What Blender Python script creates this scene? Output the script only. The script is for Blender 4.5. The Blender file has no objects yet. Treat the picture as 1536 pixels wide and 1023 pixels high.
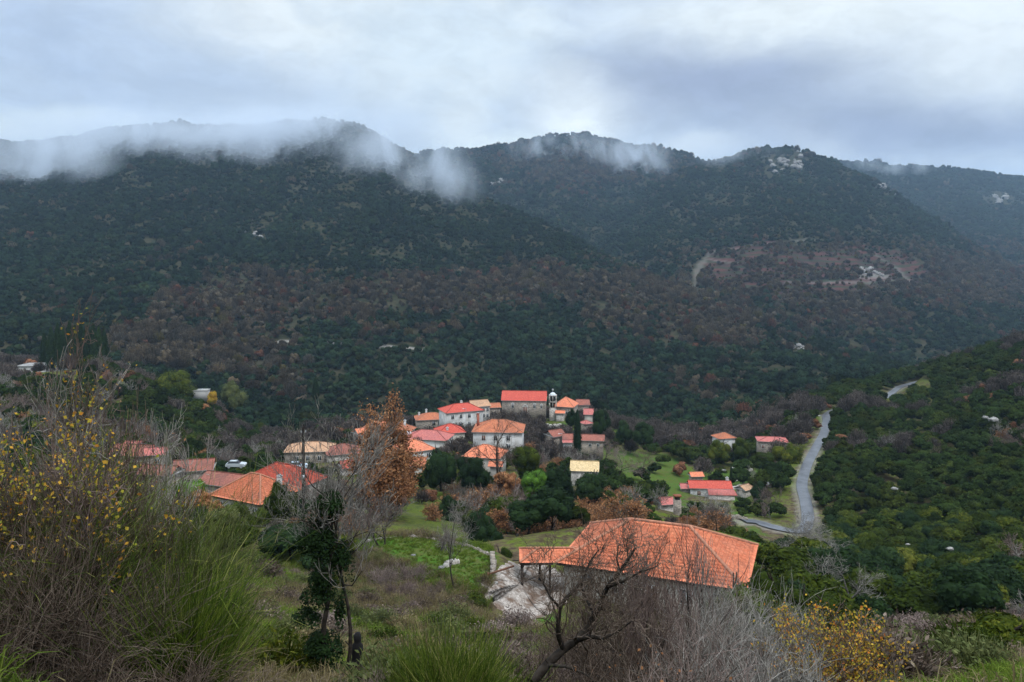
import bpy, math, random, time
import numpy as np
T0 = time.time()
SC = bpy.context.scene
COL = SC.collection
R = math.radians

# ------------------------------------------------------------------ camera, world, sun, exposure
F = 1195.0            # focal length in photo pixels (28 mm on a 36 mm sensor, 1536 px wide)
HOR = 380.0           # photo row of the horizon
H = 100.0             # camera height above the datum
cam_data = bpy.data.cameras.new("camera")
cam_data.lens = 28.0; cam_data.sensor_width = 36.0
cam_data.shift_y = -131.5 / 1536
cam_data.clip_start = 0.2; cam_data.clip_end = 20000
cam = bpy.data.objects.new("camera", cam_data); COL.objects.link(cam)
cam.location = (0, 0, H); cam.rotation_euler = (R(90), 0, 0)
SC.camera = cam

SC.view_settings.view_transform = 'Standard'; SC.view_settings.look = 'None'
SC.view_settings.exposure = 0.0; SC.view_settings.gamma = 1.0
SC.render.engine = 'CYCLES'
cy = SC.cycles
cy.use_denoising = True
cy.max_bounces = 6; cy.diffuse_bounces = 3; cy.glossy_bounces = 2; cy.transmission_bounces = 4
cy.transparent_max_bounces = 12; cy.volume_bounces = 2
cy.volume_step_rate = 1.0; cy.volume_max_steps = 128
cy.use_adaptive_sampling = True; cy.adaptive_threshold = 0.015

SUN_EL, SUN_AZ = 58.0, -35.0      # veiled sun, high, ahead and to the left
sd = bpy.data.lights.new("sun", 'SUN'); sd.energy = 1.5; sd.angle = R(12); sd.color = (1.0, 0.97, 0.93)
sun = bpy.data.objects.new("sun", sd); COL.objects.link(sun)
sun.rotation_euler = (R(90 - SUN_EL), 0, R(180 - SUN_AZ) + R(180) if False else R(-SUN_AZ + 180) - R(180))

class NT:
    """small helper to write node trees"""
    def __init__(s, tree):
        s.t = tree; s.n = tree.nodes; s.l = tree.links
    def new(s, typ, **kw):
        n = s.n.new(typ)
        for k, v in kw.items(): setattr(n, k, v)
        return n
    def link(s, a, b): s.l.new(a, b)
    def val(s, sock, v):
        if hasattr(v, 'is_output') or isinstance(v, bpy.types.NodeSocket): s.l.new(v, sock)
        else: sock.default_value = v
    def math(s, op, a, b=None, c=None, clamp=False):
        n = s.new('ShaderNodeMath', operation=op, use_clamp=clamp)
        s.val(n.inputs[0], a)
        if b is not None: s.val(n.inputs[1], b)
        if c is not None: s.val(n.inputs[2], c)
        return n.outputs[0]
    def vmath(s, op, a, b=None, out=0):
        n = s.new('ShaderNodeVectorMath', operation=op)
        s.val(n.inputs[0], a)
        if b is not None: s.val(n.inputs[1], b)
        return n.outputs[out]
    def scale(s, a, f):
        n = s.new('ShaderNodeVectorMath', operation='SCALE'); s.val(n.inputs[0], a); s.val(n.inputs['Scale'], f)
        return n.outputs[0]
    def noise(s, vec, scale, detail=3.0, rough=0.55, dist=0.0, color=False):
        n = s.new('ShaderNodeTexNoise')
        if vec is not None: s.l.new(vec, n.inputs['Vector'])
        n.inputs['Scale'].default_value = scale; n.inputs['Detail'].default_value = detail
        n.inputs['Roughness'].default_value = rough; n.inputs['Distortion'].default_value = dist
        return n.outputs['Color' if color else 'Fac']
    def mapr(s, v, a, b, c=0.0, d=1.0, smooth=True):
        n = s.new('ShaderNodeMapRange'); n.interpolation_type = 'SMOOTHSTEP' if smooth else 'LINEAR'
        s.val(n.inputs[0], v)
        for i, q in enumerate((a, b, c, d)): s.val(n.inputs[i + 1], q)
        return n.outputs[0]
    def mix(s, f, a, b, blend='MIX'):
        n = s.new('ShaderNodeMix', data_type='RGBA', blend_type=blend)
        s.val(n.inputs[0], f)
        s.val(n.inputs[6], a if not isinstance(a, tuple) else (*a[:3], 1)); s.val(n.inputs[7], b if not isinstance(b, tuple) else (*b[:3], 1))
        return n.outputs[2]
    def ramp(s, f, stops):
        n = s.new('ShaderNodeValToRGB'); s.val(n.inputs[0], f)
        cr = n.color_ramp
        while len(cr.elements) < len(stops): cr.elements.new(0.5)
        for e, (p, c) in zip(cr.elements, stops): e.position = p; e.color = (*c, 1)
        return n.outputs[0]

def make_world():
    w = bpy.data.worlds.new("World"); SC.world = w; w.use_nodes = True
    w.node_tree.nodes.clear()
    n = NT(w.node_tree)
    tc = n.new('ShaderNodeTexCoord').outputs['Generated']
    sky = n.new('ShaderNodeTexSky', sky_type='NISHITA', sun_disc=False)
    sky.sun_elevation = R(SUN_EL); sky.sun_rotation = R(SUN_AZ)
    sep = n.new('ShaderNodeSeparateXYZ'); n.link(tc, sep.inputs[0])
    # cloud deck: the direction is bent by noise so the patches get ragged edges
    sc = n.new('ShaderNodeMapping'); sc.inputs['Scale'].default_value = (1, 1, 1.9); n.link(tc, sc.inputs[0])
    v = sc.outputs[0]
    w1 = n.vmath('SUBTRACT', n.noise(v, 5.0, 5.0, 0.55, color=True), (0.5, 0.5, 0.5))
    v2 = n.vmath('ADD', v, n.scale(w1, 0.16))
    big = n.noise(v2, 1.9, 2.0, 0.45)
    mid = n.noise(v2, 6.5, 5.0, 0.58)
    f = n.math('ADD', n.math('MULTIPLY', big, 0.55), n.math('MULTIPLY', mid, 0.45))
    base = n.ramp(f, [(0.32, (0.46, 0.56, 0.77)), (0.45, (0.55, 0.65, 0.84)), (0.55, (0.70, 0.79, 0.92)), (0.66, (0.90, 0.95, 1.0))])
    def spot(col, px, py, rx, ry, amt, warp=0.9):
        # a patch of the cloud deck in direction (px,py), soft edged
        d = np.array([(px - 768) / F, 1.0, (HOR - py) / F]); d = d / np.linalg.norm(d)
        m = n.new('ShaderNodeMapping', vector_type='POINT')
        m.inputs['Location'].default_value = (-d[0] * F / rx, 0, -d[2] * F / ry)
        m.inputs['Scale'].default_value = (F / rx, 0.0, F / ry)
        n.link(n.vmath('ADD', tc, n.scale(w1, 0.10 * warp)), m.inputs[0])
        dist = n.vmath('LENGTH', m.outputs[0], out=1)
        front = n.math('GREATER_THAN', sep.outputs[1], 0.0)
        k = n.math('MULTIPLY', n.mapr(dist, 1.0, 0.0, 0.0, amt), front)
        return k
    c = base
    for (px, py, rx, ry, amt, cc) in [
        (120, 110, 460, 190, 0.75, (0.43, 0.53, 0.75)),
        (1080, 130, 420, 110, 1.0, (0.33, 0.38, 0.55)),
        (1380, 190, 420, 80, 1.0, (0.32, 0.37, 0.54)),
        (480, 150, 300, 90, 0.6, (0.48, 0.57, 0.76)),
        (640, 70, 300, 140, 0.7, (0.72, 0.82, 0.93)),
        (1240, 10, 460, 90, 0.95, (0.88, 0.94, 1.0)),
        (1500, 60, 240, 120, 0.8, (0.84, 0.90, 0.98)),
        (862, 188, 110, 100, 1.0, (1.0, 1.06, 1.12)),
        (770, 218, 200, 36, 0.95, (0.88, 0.97, 1.0)),
        (690, 190, 60, 70, 0.7, (0.82, 0.89, 0.97)),
        (90, 205, 170, 42, 0.95, (0.84, 0.93, 0.98)),
        (1010, 232, 150, 32, 0.7, (0.74, 0.81, 0.92)),
    ]:
        c = n.mix(spot(c, px, py, rx, ry, amt), c, cc)
    # the overcast is brightest overhead, as a real one is
    zen = n.mapr(sep.outputs[2], 0.33, 0.95, 1.0, ZENITH)
    tex = n.noise(v2, 15.0, 6.0, 0.6)
    c = n.scale(c, n.mapr(tex, 0.3, 0.7, 0.93, 1.07))
    c = n.vmath('MULTIPLY', c, (0.98, 0.985, 0.93))
    c = n.scale(c, zen)
    below = n.mapr(sep.outputs[2], -0.02, -0.3, 1.0, 0.25)
    c = n.scale(c, below)
    bg1 = n.new('ShaderNodeBackground'); n.link(c, bg1.inputs[0]); bg1.inputs[1].default_value = 1.0
    bg2 = n.new('ShaderNodeBackground'); n.link(sky.outputs[0], bg2.inputs[0]); bg2.inputs[1].default_value = 0.08
    mx = n.new('ShaderNodeMixShader'); mx.inputs[0].default_value = 0.94
    n.link(bg2.outputs[0], mx.inputs[1]); bg1.inputs[1].default_value = 1.1; n.link(bg1.outputs[0], mx.inputs[2])
    out = n.new('ShaderNodeOutputWorld'); n.link(mx.outputs[0], out.inputs[0])
    w.cycles.sampling_method = 'MANUAL'; w.cycles.sample_map_resolution = 512
ZENITH = 3.2
make_world()

# ------------------------------------------------------------------ small helpers
def P(px, py, Y):
    """a point of the place seen at photo pixel (px,py), Y metres ahead of the camera"""
    return ((px - 768) / F * Y, Y, H - (py - HOR) / F * Y)
def proj(x, y, z):
    return 768 + x / y * F, HOR + (H - z) / y * F

def link(o, parent=None):
    COL.objects.link(o)
    if parent is not None: o.parent = parent
    return o
def props(o, label=None, cat=None, group=None, kind=None):
    if label: o["label"] = label
    if cat: o["category"] = cat
    if group: o["group"] = group
    if kind: o["kind"] = kind
    return o
def empty(name, loc=(0, 0, 0), rz=0.0, **kw):
    o = bpy.data.objects.new(name, None); o.empty_display_size = 0.3
    o.location = loc; o.rotation_euler = (0, 0, rz)
    link(o); return props(o, **kw)
def mesh_np(name, V, faces, mats=(), mi=None, smooth=False):
    """V (n,3); faces: list of int arrays (k,3) or (k,4); mi: list of material indices per face array"""
    V = np.asarray(V, dtype=np.float32)
    me = bpy.data.meshes.new(name)
    faces = [np.asarray(f, dtype=np.int32) for f in faces if len(f)]
    nf = sum(len(f) for f in faces); nl = sum(f.size for f in faces)
    me.vertices.add(len(V)); me.vertices.foreach_set('co', V.ravel())
    me.loops.add(nl); me.polygons.add(nf)
    li = np.concatenate([f.ravel() for f in faces]) if nf else np.zeros(0, np.int32)
    tot = np.concatenate([np.full(len(f), f.shape[1], np.int32) for f in faces])
    st = np.concatenate([[0], np.cumsum(tot)[:-1]]).astype(np.int32)
    me.loops.foreach_set('vertex_index', li)
    me.polygons.foreach_set('loop_start', st)
    me.polygons.foreach_set('loop_total', tot)
    for m in mats: me.materials.append(m)
    if mi is not None:
        a = np.concatenate([np.full(len(f), m, np.int32) for f, m in zip(faces, mi)])
        me.polygons.foreach_set('material_index', a)
    if smooth: me.polygons.foreach_set('use_smooth', np.ones(nf, bool))
    me.update(calc_edges=True); me.validate()
    return me
def mobj(name, me, parent=None, loc=None, **kw):
    o = bpy.data.objects.new(name, me); link(o, parent)
    if loc is not None: o.location = loc
    return props(o, **kw)
def copy_tree(o, parent=None, **kw):
    c = o.copy(); COL.objects.link(c)
    if parent is not None: c.parent = parent
    for ch in list(o.children): copy_tree(ch, c)
    return props(c, **kw)

# value noise for the land
def vnoise(x, y, seed=0):
    x = np.asarray(x, float); y = np.asarray(y, float)
    xi = np.floor(x).astype(np.int64); yi = np.floor(y).astype(np.int64)
    xf = x - xi; yf = y - yi
    xf = xf * xf * (3 - 2 * xf); yf = yf * yf * (3 - 2 * yf)
    def h(a, b):
        n = (a * 374761393 + b * 668265263 + seed * 1442695041) & 0xffffffff
        n = ((n ^ (n >> 13)) * 1274126177) & 0xffffffff
        return ((n ^ (n >> 16)) & 0xffff) / 32767.5 - 1.0
    a = h(xi, yi); b = h(xi + 1, yi); c = h(xi, yi + 1); d = h(xi + 1, yi + 1)
    return (a * (1 - xf) + b * xf) * (1 - yf) + (c * (1 - xf) + d * xf) * yf
def fbm(x, y, seed=0, oct=4):
    s = 0; a = 1.0; t = 0
    for i in range(oct):
        s = s + a * vnoise(x, y, seed + i * 17); t += a; a *= 0.5; x = x * 2.03 + 11.3; y = y * 2.03 - 7.1
    return s / t
def sstep(a, b, v):
    t = np.clip((np.asarray(v, float) - a) / (b - a), 0, 1); return t * t * (3 - 2 * t)
# ------------------------------------------------------------------ the land as a height field
COLS = {
 -300: {2:1750,8:1020,20:900,40:860,80:760,130:680,200:600,300:540,450:500,600:460,800:400,1000:320,1200:265,1500:225,1800:250,2300:300,3200:340},
 0: {2:1750,8:1010,20:940,40:900,80:790,130:720,200:640,300:565,400:550,450:545,600:500,800:415,1000:335,1200:265,1500:213,1800:235,2300:300,3200:340},
 130: {2:1800,8:1090,20:1000,40:930,80:800,130:740,190:680,250:610,300:556,400:562,450:552,600:490,800:400,1000:320,1200:250,1500:204,1800:230,2300:300,3200:340},
 270: {2:1850,8:1140,20:1010,40:950,80:820,130:765,190:705,250:660,330:603,360:604,450:575,600:510,800:410,1000:325,1200:250,1500:188,1800:220,2300:280,3200:340},
 400: {2:1900,8:1180,20:1040,40:960,80:845,115:795,130:785,170:738,209:700,260:680,350:650,450:610,600:530,800:430,1000:340,1200:260,1500:190,1800:220,2300:280,3200:340},
 560: {2:1900,8:1190,20:1045,40:985,60:925,75:868,84:815,100:795,130:768,170:722,209:690,260:655,307:648,350:645,450:630,600:545,800:440,1000:350,1200:270,1500:195,1800:225,2300:280,3200:340},
 640: {2:1900,8:1200,20:1048,40:990,60:928,75:874,86:812,100:800,130:775,170:728,209:684,260:655,307:645,350:643,450:632,600:552,800:455,1000:368,1200:295,1500:230,1800:228,2300:270,3200:330},
 700: {2:1900,8:1200,20:1050,40:992,60:930,75:878,86:838,100:812,130:780,170:735,209:682,240:665,260:655,307:640,350:640,450:634,600:560,800:470,1000:385,1200:320,1500:262,1800:235,2000:226,2300:250,3200:330},
 850: {2:1900,8:1200,20:1060,40:1000,60:940,74:919,80:879,88:834,100:815,130:788,170:735,209:700,240:680,260:668,307:632,350:625,450:638,600:575,800:490,1000:430,1200:385,1300:350,1500:290,1800:232,2000:206,2300:240,3200:330},
 1000: {2:1900,8:1200,20:1060,40:1005,60:945,72:934,80:879,92:815,105:800,130:788,170:765,200:748,250:700,300:668,350:650,450:642,600:590,800:500,900:470,1000:460,1200:412,1500:320,1800:255,2000:230,2300:260,3200:330},
 1100: {2:1900,8:1190,20:1060,40:1005,60:940,72:934,80:879,95:835,120:815,150:802,178:788,215:750,265:698,330:655,400:630,450:622,600:570,800:490,1000:440,1200:392,1350:360,1500:310,1800:237,2300:300,3200:340},
 1200: {2:1900,8:1180,20:1055,40:995,60:935,80:890,100:860,130:835,160:812,178:796,215:722,260:665,306:624,340:608,400:605,450:608,600:565,800:500,1000:455,1200:400,1350:370,1500:300,1800:226,2300:260,3200:340},
 1300: {2:1900,8:1160,20:1035,40:978,60:950,80:925,100:898,130:850,178:785,215:715,260:660,306:620,353:590,400:577,450:592,600:555,800:500,1000:455,1200:405,1350:385,1500:330,1800:270,2300:250,3200:330},
 1400: {2:1900,8:1140,20:1022,40:968,60:944,80:918,100:892,130:850,178:770,215:712,260:655,306:610,353:575,400:553,450:552,500:570,600:550,800:510,1000:465,1200:420,1500:355,1800:300,2300:254,3200:300},
 1536: {2:1880,8:1120,20:1012,40:968,60:945,80:915,100:880,130:820,178:730,215:670,260:610,306:563,353:530,400:514,450:510,500:530,600:530,800:500,1000:460,1200:425,1500:375,1800:325,2300:270,3200:300},
 1836: {2:1850,8:1100,20:1000,40:960,80:850,130:740,200:620,260:550,353:470,450:430,600:430,800:440,1000:430,1500:370,2300:280,3200:300},
}
# the mountains: crest line of each (photo px, photo row, metres ahead), foot (px: row) and foot distance
MOUNT = [
 ([(-300,230,1500),(0,211,1500),(50,212,1500),(100,207,1500),(160,196,1500),(200,189,1500),(250,187,1490),(300,190,1480),(380,190,1460),(430,184,1450),(490,183,1430),(530,188,1400),(570,204,1370),(620,234,1320),(660,266,1270),(760,308,1170),(850,352,1060),(950,403,950),(1050,449,860),(1120,476,810),(1180,500,760),(1300,538,690),(1400,566,640),(1536,600,600),(1836,640,600)], None, 450, 1.0),
 ([(-300,420,2300),(300,330,2300),(500,262,2300),(600,240,2300),(640,230,2300),(690,225,2330),(740,219,2350),(790,213,2400),(840,204,2400),(870,203,2400),(900,210,2400),(960,217,2300),(1000,223,2300),(1040,236,2250),(1100,262,2200),(1160,290,2100),(1250,330,2000),(1400,420,1900),(1836,500,1800)], [(-300,560),(600,440),(850,470),(1050,560),(1836,600)], 1000, 1.0),
 ([(-300,600,1500),(700,440,1500),(850,385,1600),(920,322,1700),(960,292,1750),(1000,267,1800),(1040,249,1850),(1080,239,1900),(1110,230,1900),(1150,221,1900),(1180,222,1900),(1220,234,1850),(1270,252,1800),(1350,296,1750),(1400,328,1700),(1450,360,1600),(1536,405,1500),(1700,470,1400),(1836,500,1300)], [(-300,640),(700,560),(900,525),(1050,520),(1200,520),(1400,545),(1536,560),(1836,560)], 800, .8),
 ([(-300,420,3000),(1000,335,3000),(1150,262,3000),(1220,248,3000),(1270,243,3000),(1310,244,3000),(1350,250,3000),(1400,252,3000),(1460,258,3000),(1536,268,3000),(1700,285,3000),(1836,300,3000)], [(-300,500),(1200,450),(1400,430),(1836,430)], 1500, 1.0),
]

def pchip(x, y, xq):
    x = np.asarray(x, float); y = np.asarray(y, float)
    h = np.diff(x); d = np.diff(y, axis=0) / h.reshape(-1, *([1] * (y.ndim - 1)))
    m = np.zeros_like(y)
    h0, h1 = h[:-1].reshape(-1, *([1] * (y.ndim - 1))), h[1:].reshape(-1, *([1] * (y.ndim - 1)))
    w1 = 2 * h1 + h0; w2 = h1 + 2 * h0
    with np.errstate(divide='ignore', invalid='ignore'):
        mm = (w1 + w2) / (w1 / d[:-1] + w2 / d[1:])
    m[1:-1] = np.where(d[:-1] * d[1:] > 0, mm, 0); m[0] = d[0]; m[-1] = d[-1]
    k = np.clip(np.searchsorted(x, xq) - 1, 0, len(x) - 2)
    sh = (-1, *([1] * (y.ndim - 1)))
    t = ((xq - x[k]) / h[k]).reshape(sh); hk = h[k].reshape(sh)
    return ((1 + 2 * t) * (1 - t) ** 2 * y[k] + t * (1 - t) ** 2 * hk * m[k] + t * t * (3 - 2 * t) * y[k + 1] + t * t * (t - 1) * hk * m[k + 1])
NY, NU = 420, 560
LY = np.linspace(math.log(2), math.log(4400), NY)
_px = np.array(sorted(COLS)); UQ = np.linspace(-300, 1836, NU)
_A = []
for p in _px:
    ks = sorted(COLS[p]); _A.append(pchip(np.log(ks), [COLS[p][k] for k in ks], LY))
RAST = pchip(_px, np.array(_A), UQ)                    # [u, Y] -> photo row
_i450 = int(np.searchsorted(LY, math.log(450)))
_far = np.full_like(RAST, 2000.0); _Y = np.exp(LY)[None, :]
for _c, _f, _yb, _p in MOUNT:
    _cx = np.array(_c, float); pc = pchip(_cx[:, 0], _cx[:, 1:], UQ); _py, _yc = pc[:, 0:1], pc[:, 1:2]
    _pb = RAST[:, _i450][:, None] if _f is None else np.interp(UQ, *zip(*_f))[:, None]
    t = np.log(_Y / _yb) / np.log(_yc / _yb)
    fr = np.where(t < 0, 0, t) ** _p; fr = fr * (1 + .12 * (1 - fr))
    prof = np.where(t < 0, _pb - 260 * t, np.where(t <= 1, _pb + (_py - _pb) * np.minimum(fr, 1), _py + 260 * (t - 1)))
    _far = np.minimum(_far, prof)
_w = (np.arange(NY) >= _i450)[None, :]
RAST = np.where(_w, _far, RAST)
def first_Y(px, py, ymin):
    """distance at which the ground is first seen on row py of column px"""
    c = RAST[int(np.clip((px + 300) / 2136 * (NU - 1), 0, NU - 1))]; k = np.where((np.exp(LY) > ymin) & (c <= py))[0]
    return float(np.exp(LY[k[0]])) if len(k) else 1500.0

ROAD = [(1115,781,176),(1135,784,177),(1160,791,175),(1190,797,174),(1206,795,177),(1212,778,186),(1208,750,200),(1203,728,213),(1210,700,233),(1222,676,251),(1236,650,274),(1240,632,296),(1241,622,310),(1262,612,325),(1300,602,338),(1325,598,346),(1342,586,368),(1352,580,385),(1380,572,400)]
TRACK = [(a, b, first_Y(a, b, 400)) for a, b in ((640,524),(560,522),(480,520),(400,519),(330,521),(240,523))]
FARTRACK = [[(a, b, first_Y(a, b, 900)) for a, b in L] for L in (((1038,442),(1044,420),(1056,396),(1070,381),(1110,369),(1180,364),(1240,366),(1290,371)), ((1058,390),(1085,397),(1110,402)), ((1298,378),(1322,394),(1345,408),(1362,420),(1386,433)), ((1180,430),(1240,431),(1300,429),(1350,426)))]
def cr(pts, n=10):
    pts = np.asarray(pts, float); out = []
    q = np.vstack([2 * pts[0] - pts[1], pts, 2 * pts[-1] - pts[-2]])
    for i in range(1, len(q) - 2):
        for t in np.linspace(0, 1, n, endpoint=False):
            a, b, c, d = q[i - 1], q[i], q[i + 1], q[i + 2]
            out.append(0.5 * ((2 * b) + (c - a) * t + (2 * a - 5 * b + 4 * c - d) * t * t + (3 * b - a - 3 * c + d) * t ** 3))
    out.append(q[-2]); return np.array(out)

def ground0(x, y):
    x = np.asarray(x, float); y = np.asarray(y, float)
    yy = np.clip(y, 2.01, 4390)
    pxq = np.clip(768 + x / yy * F, -300, 1836)
    fu = (pxq + 300) / 2136 * (NU - 1); fv = (np.log(yy) - LY[0]) / (LY[-1] - LY[0]) * (NY - 1)
    iu = np.clip(fu.astype(int), 0, NU - 2); iv = np.clip(fv.astype(int), 0, NY - 2)
    a = fu - iu; b = fv - iv
    r = (RAST[iu, iv] * (1 - a) + RAST[iu + 1, iv] * a) * (1 - b) + (RAST[iu, iv + 1] * (1 - a) + RAST[iu + 1, iv + 1] * a) * b
    z = H - (r - HOR) / F * yy
    z = z + np.where(y < 2.01, (2.01 - y) * 0.25, 0)
    z = np.where(y > 4390, z - (y - 4390) * 0.12, z)
    # natural relief
    far = sstep(380, 900, y)
    z = z + far * ((1 - np.abs(fbm(x / 120, y / 420, 3, 3)) * 2.2) * 7 - 4 + fbm(x / 45, y / 90, 9, 3) * 2.5)
    z = z + sstep(6, 40, y) * (1 - far) * (fbm(x / 9, y / 9, 5, 3) * 0.55 + sstep(90, 160, y) * fbm(x / 30, y / 30, 6, 3) * 1.2)
    z = z + (1 - sstep(6, 40, y)) * fbm(x / 2.5, y / 2.5, 8, 3) * 0.12
    return z
def path_world(pts, n=10):
    c = cr(pts, n); w = np.stack([(c[:, 0] - 768) / F * c[:, 2], c[:, 2]], 1)
    return w, H - (c[:, 1] - HOR) / F * c[:, 2]
ROADW, ROADZ = path_world(ROAD)
_k = np.ones(9) / 9
ROADZ = np.convolve(np.pad(ROADZ, 4, mode='edge'), _k, 'valid')
def near_path(x, y, W):
    x = np.atleast_1d(x); y = np.atleast_1d(y)
    d = np.full(x.shape, 1e9); k = np.zeros(x.shape, int)
    for i, w in enumerate(W):
        e = (x - w[0]) ** 2 + (y - w[1]) ** 2; m = e < d; d[m] = e[m]; k[m] = i
    return np.sqrt(d), k
PADS = []      # (x, y, radius, z): levelled ground under houses and on terraces
def ground(x, y):
    sh = np.shape(x); x = np.atleast_1d(np.asarray(x, float)).ravel(); y = np.atleast_1d(np.asarray(y, float)).ravel()
    z = ground0(x, y)
    for (a, b, r, zz) in PADS:
        d = np.hypot(x - a, y - b); m = d < r * 1.8
        if m.any():
            w = 1 - sstep(r, r * 1.8, d[m]); z[m] = z[m] * (1 - w) + zz * w
    m = (x > 30) & (x < 230) & (y > 150) & (y < 430)
    if m.any():
        d, k = near_path(x[m], y[m], ROADW[::2]); w = 1 - sstep(3.2, 11.0, d)
        z[m] = z[m] * (1 - w) + (ROADZ[::2][k] - 0.12) * w
    return z.reshape(sh) if sh else float(z[0])
def gz(x, y): return float(ground(np.array([x]), np.array([y]))[0])
def onground(px, Y, dz=0.0):
    x = (px - 768) / F * Y; return (x, Y, gz(x, Y) + dz)
# which ground the camera side can see, with a margin: lets hidden woods be left out
def shown(x, y, margin=16.0):
    px = 768 + x / y * F
    fu = np.clip((px + 300) / 2136 * (NU - 1), 0, NU - 1).astype(int)
    fv = np.clip((np.log(y) - LY[0]) / (LY[-1] - LY[0]) * (NY - 1), 0, NY - 1).astype(int)
    run = np.minimum.accumulate(RAST, axis=1)
    return RAST[fu, fv] <= run[fu, fv] + margin
PADS += [(15, 82, 15, H - 33.5), (-7.5, 80, 6.0, H - 31.2), (-13.0, 79, 5, H - 30.8)]
# ------------------------------------------------------------------ materials
MATS = {}
def material(name):
    m = bpy.data.materials.new(name); m.use_nodes = True; m.node_tree.nodes.clear(); MATS[name] = m
    return m, NT(m.node_tree)
def surf(n, col, rough=0.8, spec=0.25, bump=None, bstr=0.4, bdist=0.05, transl=0.0):
    b = n.new('ShaderNodeBsdfPrincipled'); n.val(b.inputs['Base Color'], col if not isinstance(col, tuple) else (*col[:3], 1))
    n.val(b.inputs['Roughness'], rough); b.inputs['Specular IOR Level'].default_value = spec
    if bump is not None:
        bp = n.new('ShaderNodeBump'); bp.inputs['Strength'].default_value = bstr; bp.inputs['Distance'].default_value = bdist
        n.link(bump, bp.inputs['Height']); n.link(bp.outputs[0], b.inputs['Normal'])
    o = n.new('ShaderNodeOutputMaterial')
    if transl > 0:
        t = n.new('ShaderNodeBsdfTranslucent'); n.val(t.inputs[0], col if not isinstance(col, tuple) else (*col[:3], 1))
        mx = n.new('ShaderNodeMixShader'); mx.inputs[0].default_value = transl
        n.link(b.outputs[0], mx.inputs[1]); n.link(t.outputs[0], mx.inputs[2]); n.link(mx.outputs[0], o.inputs[0])
    else: n.link(b.outputs[0], o.inputs[0])
    return b
def pos(n): return n.new('ShaderNodeNewGeometry').outputs['Position']
def objc(n): return n.new('ShaderNodeTexCoord').outputs['Object']

def leafmat(name, stops, transl=0.25, rough=0.55, inst=0.5):
    """leaf colours vary by leaf, by clump and by plant"""
    m, n = material(name)
    g = n.new('ShaderNodeNewGeometry'); oi = n.new('ShaderNodeObjectInfo')
    f = n.math('MULTIPLY', g.outputs['Random Per Island'], 1.0 - inst)
    f = n.math('ADD', f, n.math('MULTIPLY', oi.outputs['Random'], inst))
    c = n.ramp(f, stops)
    v = n.mapr(n.noise(g.outputs['Position'], 0.9, 2.0), 0.3, 0.7, 0.75, 1.25)
    c = n.scale(c, v)
    surf(n, c, rough, 0.03, transl=transl); return m
def barkmat(name, a, b, sc=6.0):
    m, n = material(name); p = objc(n)
    oi = n.new('ShaderNodeObjectInfo')
    f = n.noise(p, sc, 4.0, 0.6)
    c = n.mix(n.mapr(f, 0.35, 0.65), a, b)
    c = n.scale(c, n.mapr(oi.outputs['Random'], 0, 1, 0.8, 1.2, smooth=False))
    surf(n, c, 0.9, 0.1, bump=f, bstr=0.3, bdist=0.02); return m
G1 = leafmat('leaf_evergreen', [(0.0, (0.012, 0.020, 0.003)), (0.45, (0.029, 0.044, 0.005)), (0.75, (0.056, 0.072, 0.007)), (1.0, (0.125, 0.125, 0.014))])
G2 = leafmat('leaf_dark', [(0.0, (0.009, 0.019, 0.007)), (0.6, (0.017, 0.034, 0.010)), (1.0, (0.034, 0.056, 0.016))])
G3 = leafmat('leaf_fresh', [(0.0, (0.05, 0.11, 0.015)), (0.6, (0.09, 0.18, 0.02)), (1.0, (0.15, 0.24, 0.04))])
GY = leafmat('leaf_yellow', [(0.0, (0.22, 0.24, 0.03)), (0.4, (0.42, 0.30, 0.04)), (0.8, (0.55, 0.28, 0.04)), (1.0, (0.50, 0.14, 0.03))], 0.35, inst=0.1)
GR = leafmat('leaf_rust', [(0.0, (0.13, 0.055, 0.025)), (0.5, (0.30, 0.135, 0.060)), (1.0, (0.48, 0.26, 0.125))], 0.3, inst=0.2)
GP = leafmat('leaf_dry', [(0.0, (0.16, 0.09, 0.06)), (0.5, (0.26, 0.16, 0.10)), (1.0, (0.34, 0.24, 0.15))], 0.2, inst=0.4)
GL = leafmat('leaf_lime', [(0.0, (0.022, 0.038, 0.006)), (0.5, (0.055, 0.072, 0.010)), (1.0, (0.17, 0.16, 0.022))])
GO = leafmat('leaf_olive', [(0.0, (0.06, 0.075, 0.025)), (0.5, (0.10, 0.115, 0.04)), (1.0, (0.16, 0.16, 0.06))], inst=0.4)
GB = leafmat('broom_green', [(0.0, (0.030, 0.055, 0.010)), (0.45, (0.075, 0.120, 0.016)), (0.85, (0.17, 0.21, 0.03)), (1.0, (0.42, 0.38, 0.14))], 0.2, inst=0.1)
GS = leafmat('grass_green', [(0.0, (0.055, 0.085, 0.012)), (0.5, (0.105, 0.160, 0.018)), (1.0, (0.20, 0.23, 0.045))], 0.3, inst=0.3)
GD = leafmat('grass_dry', [(0.0, (0.08, 0.060, 0.028)), (0.5, (0.15, 0.115, 0.055)), (1.0, (0.27, 0.22, 0.11))], 0.25, inst=0.3)
GT = leafmat('twig_brown', [(0.0, (0.045, 0.030, 0.022)), (0.5, (0.10, 0.072, 0.055)), (1.0, (0.19, 0.15, 0.115))], 0.0, inst=0.3)
GG = leafmat('twig_grey', [(0.0, (0.085, 0.078, 0.070)), (0.5, (0.19, 0.172, 0.15)), (1.0, (0.36, 0.33, 0.29))], 0.0, inst=0.3)
GM = leafmat('twig_mauve', [(0.0, (0.095, 0.065, 0.055)), (0.5, (0.16, 0.115, 0.10)), (1.0, (0.23, 0.18, 0.155))], 0.0, inst=0.5)
BARK = barkmat('bark_dark', (0.018, 0.014, 0.011), (0.05, 0.04, 0.032))
BARKG = barkmat('bark_grey', (0.07, 0.062, 0.055), (0.16, 0.145, 0.13))

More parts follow.
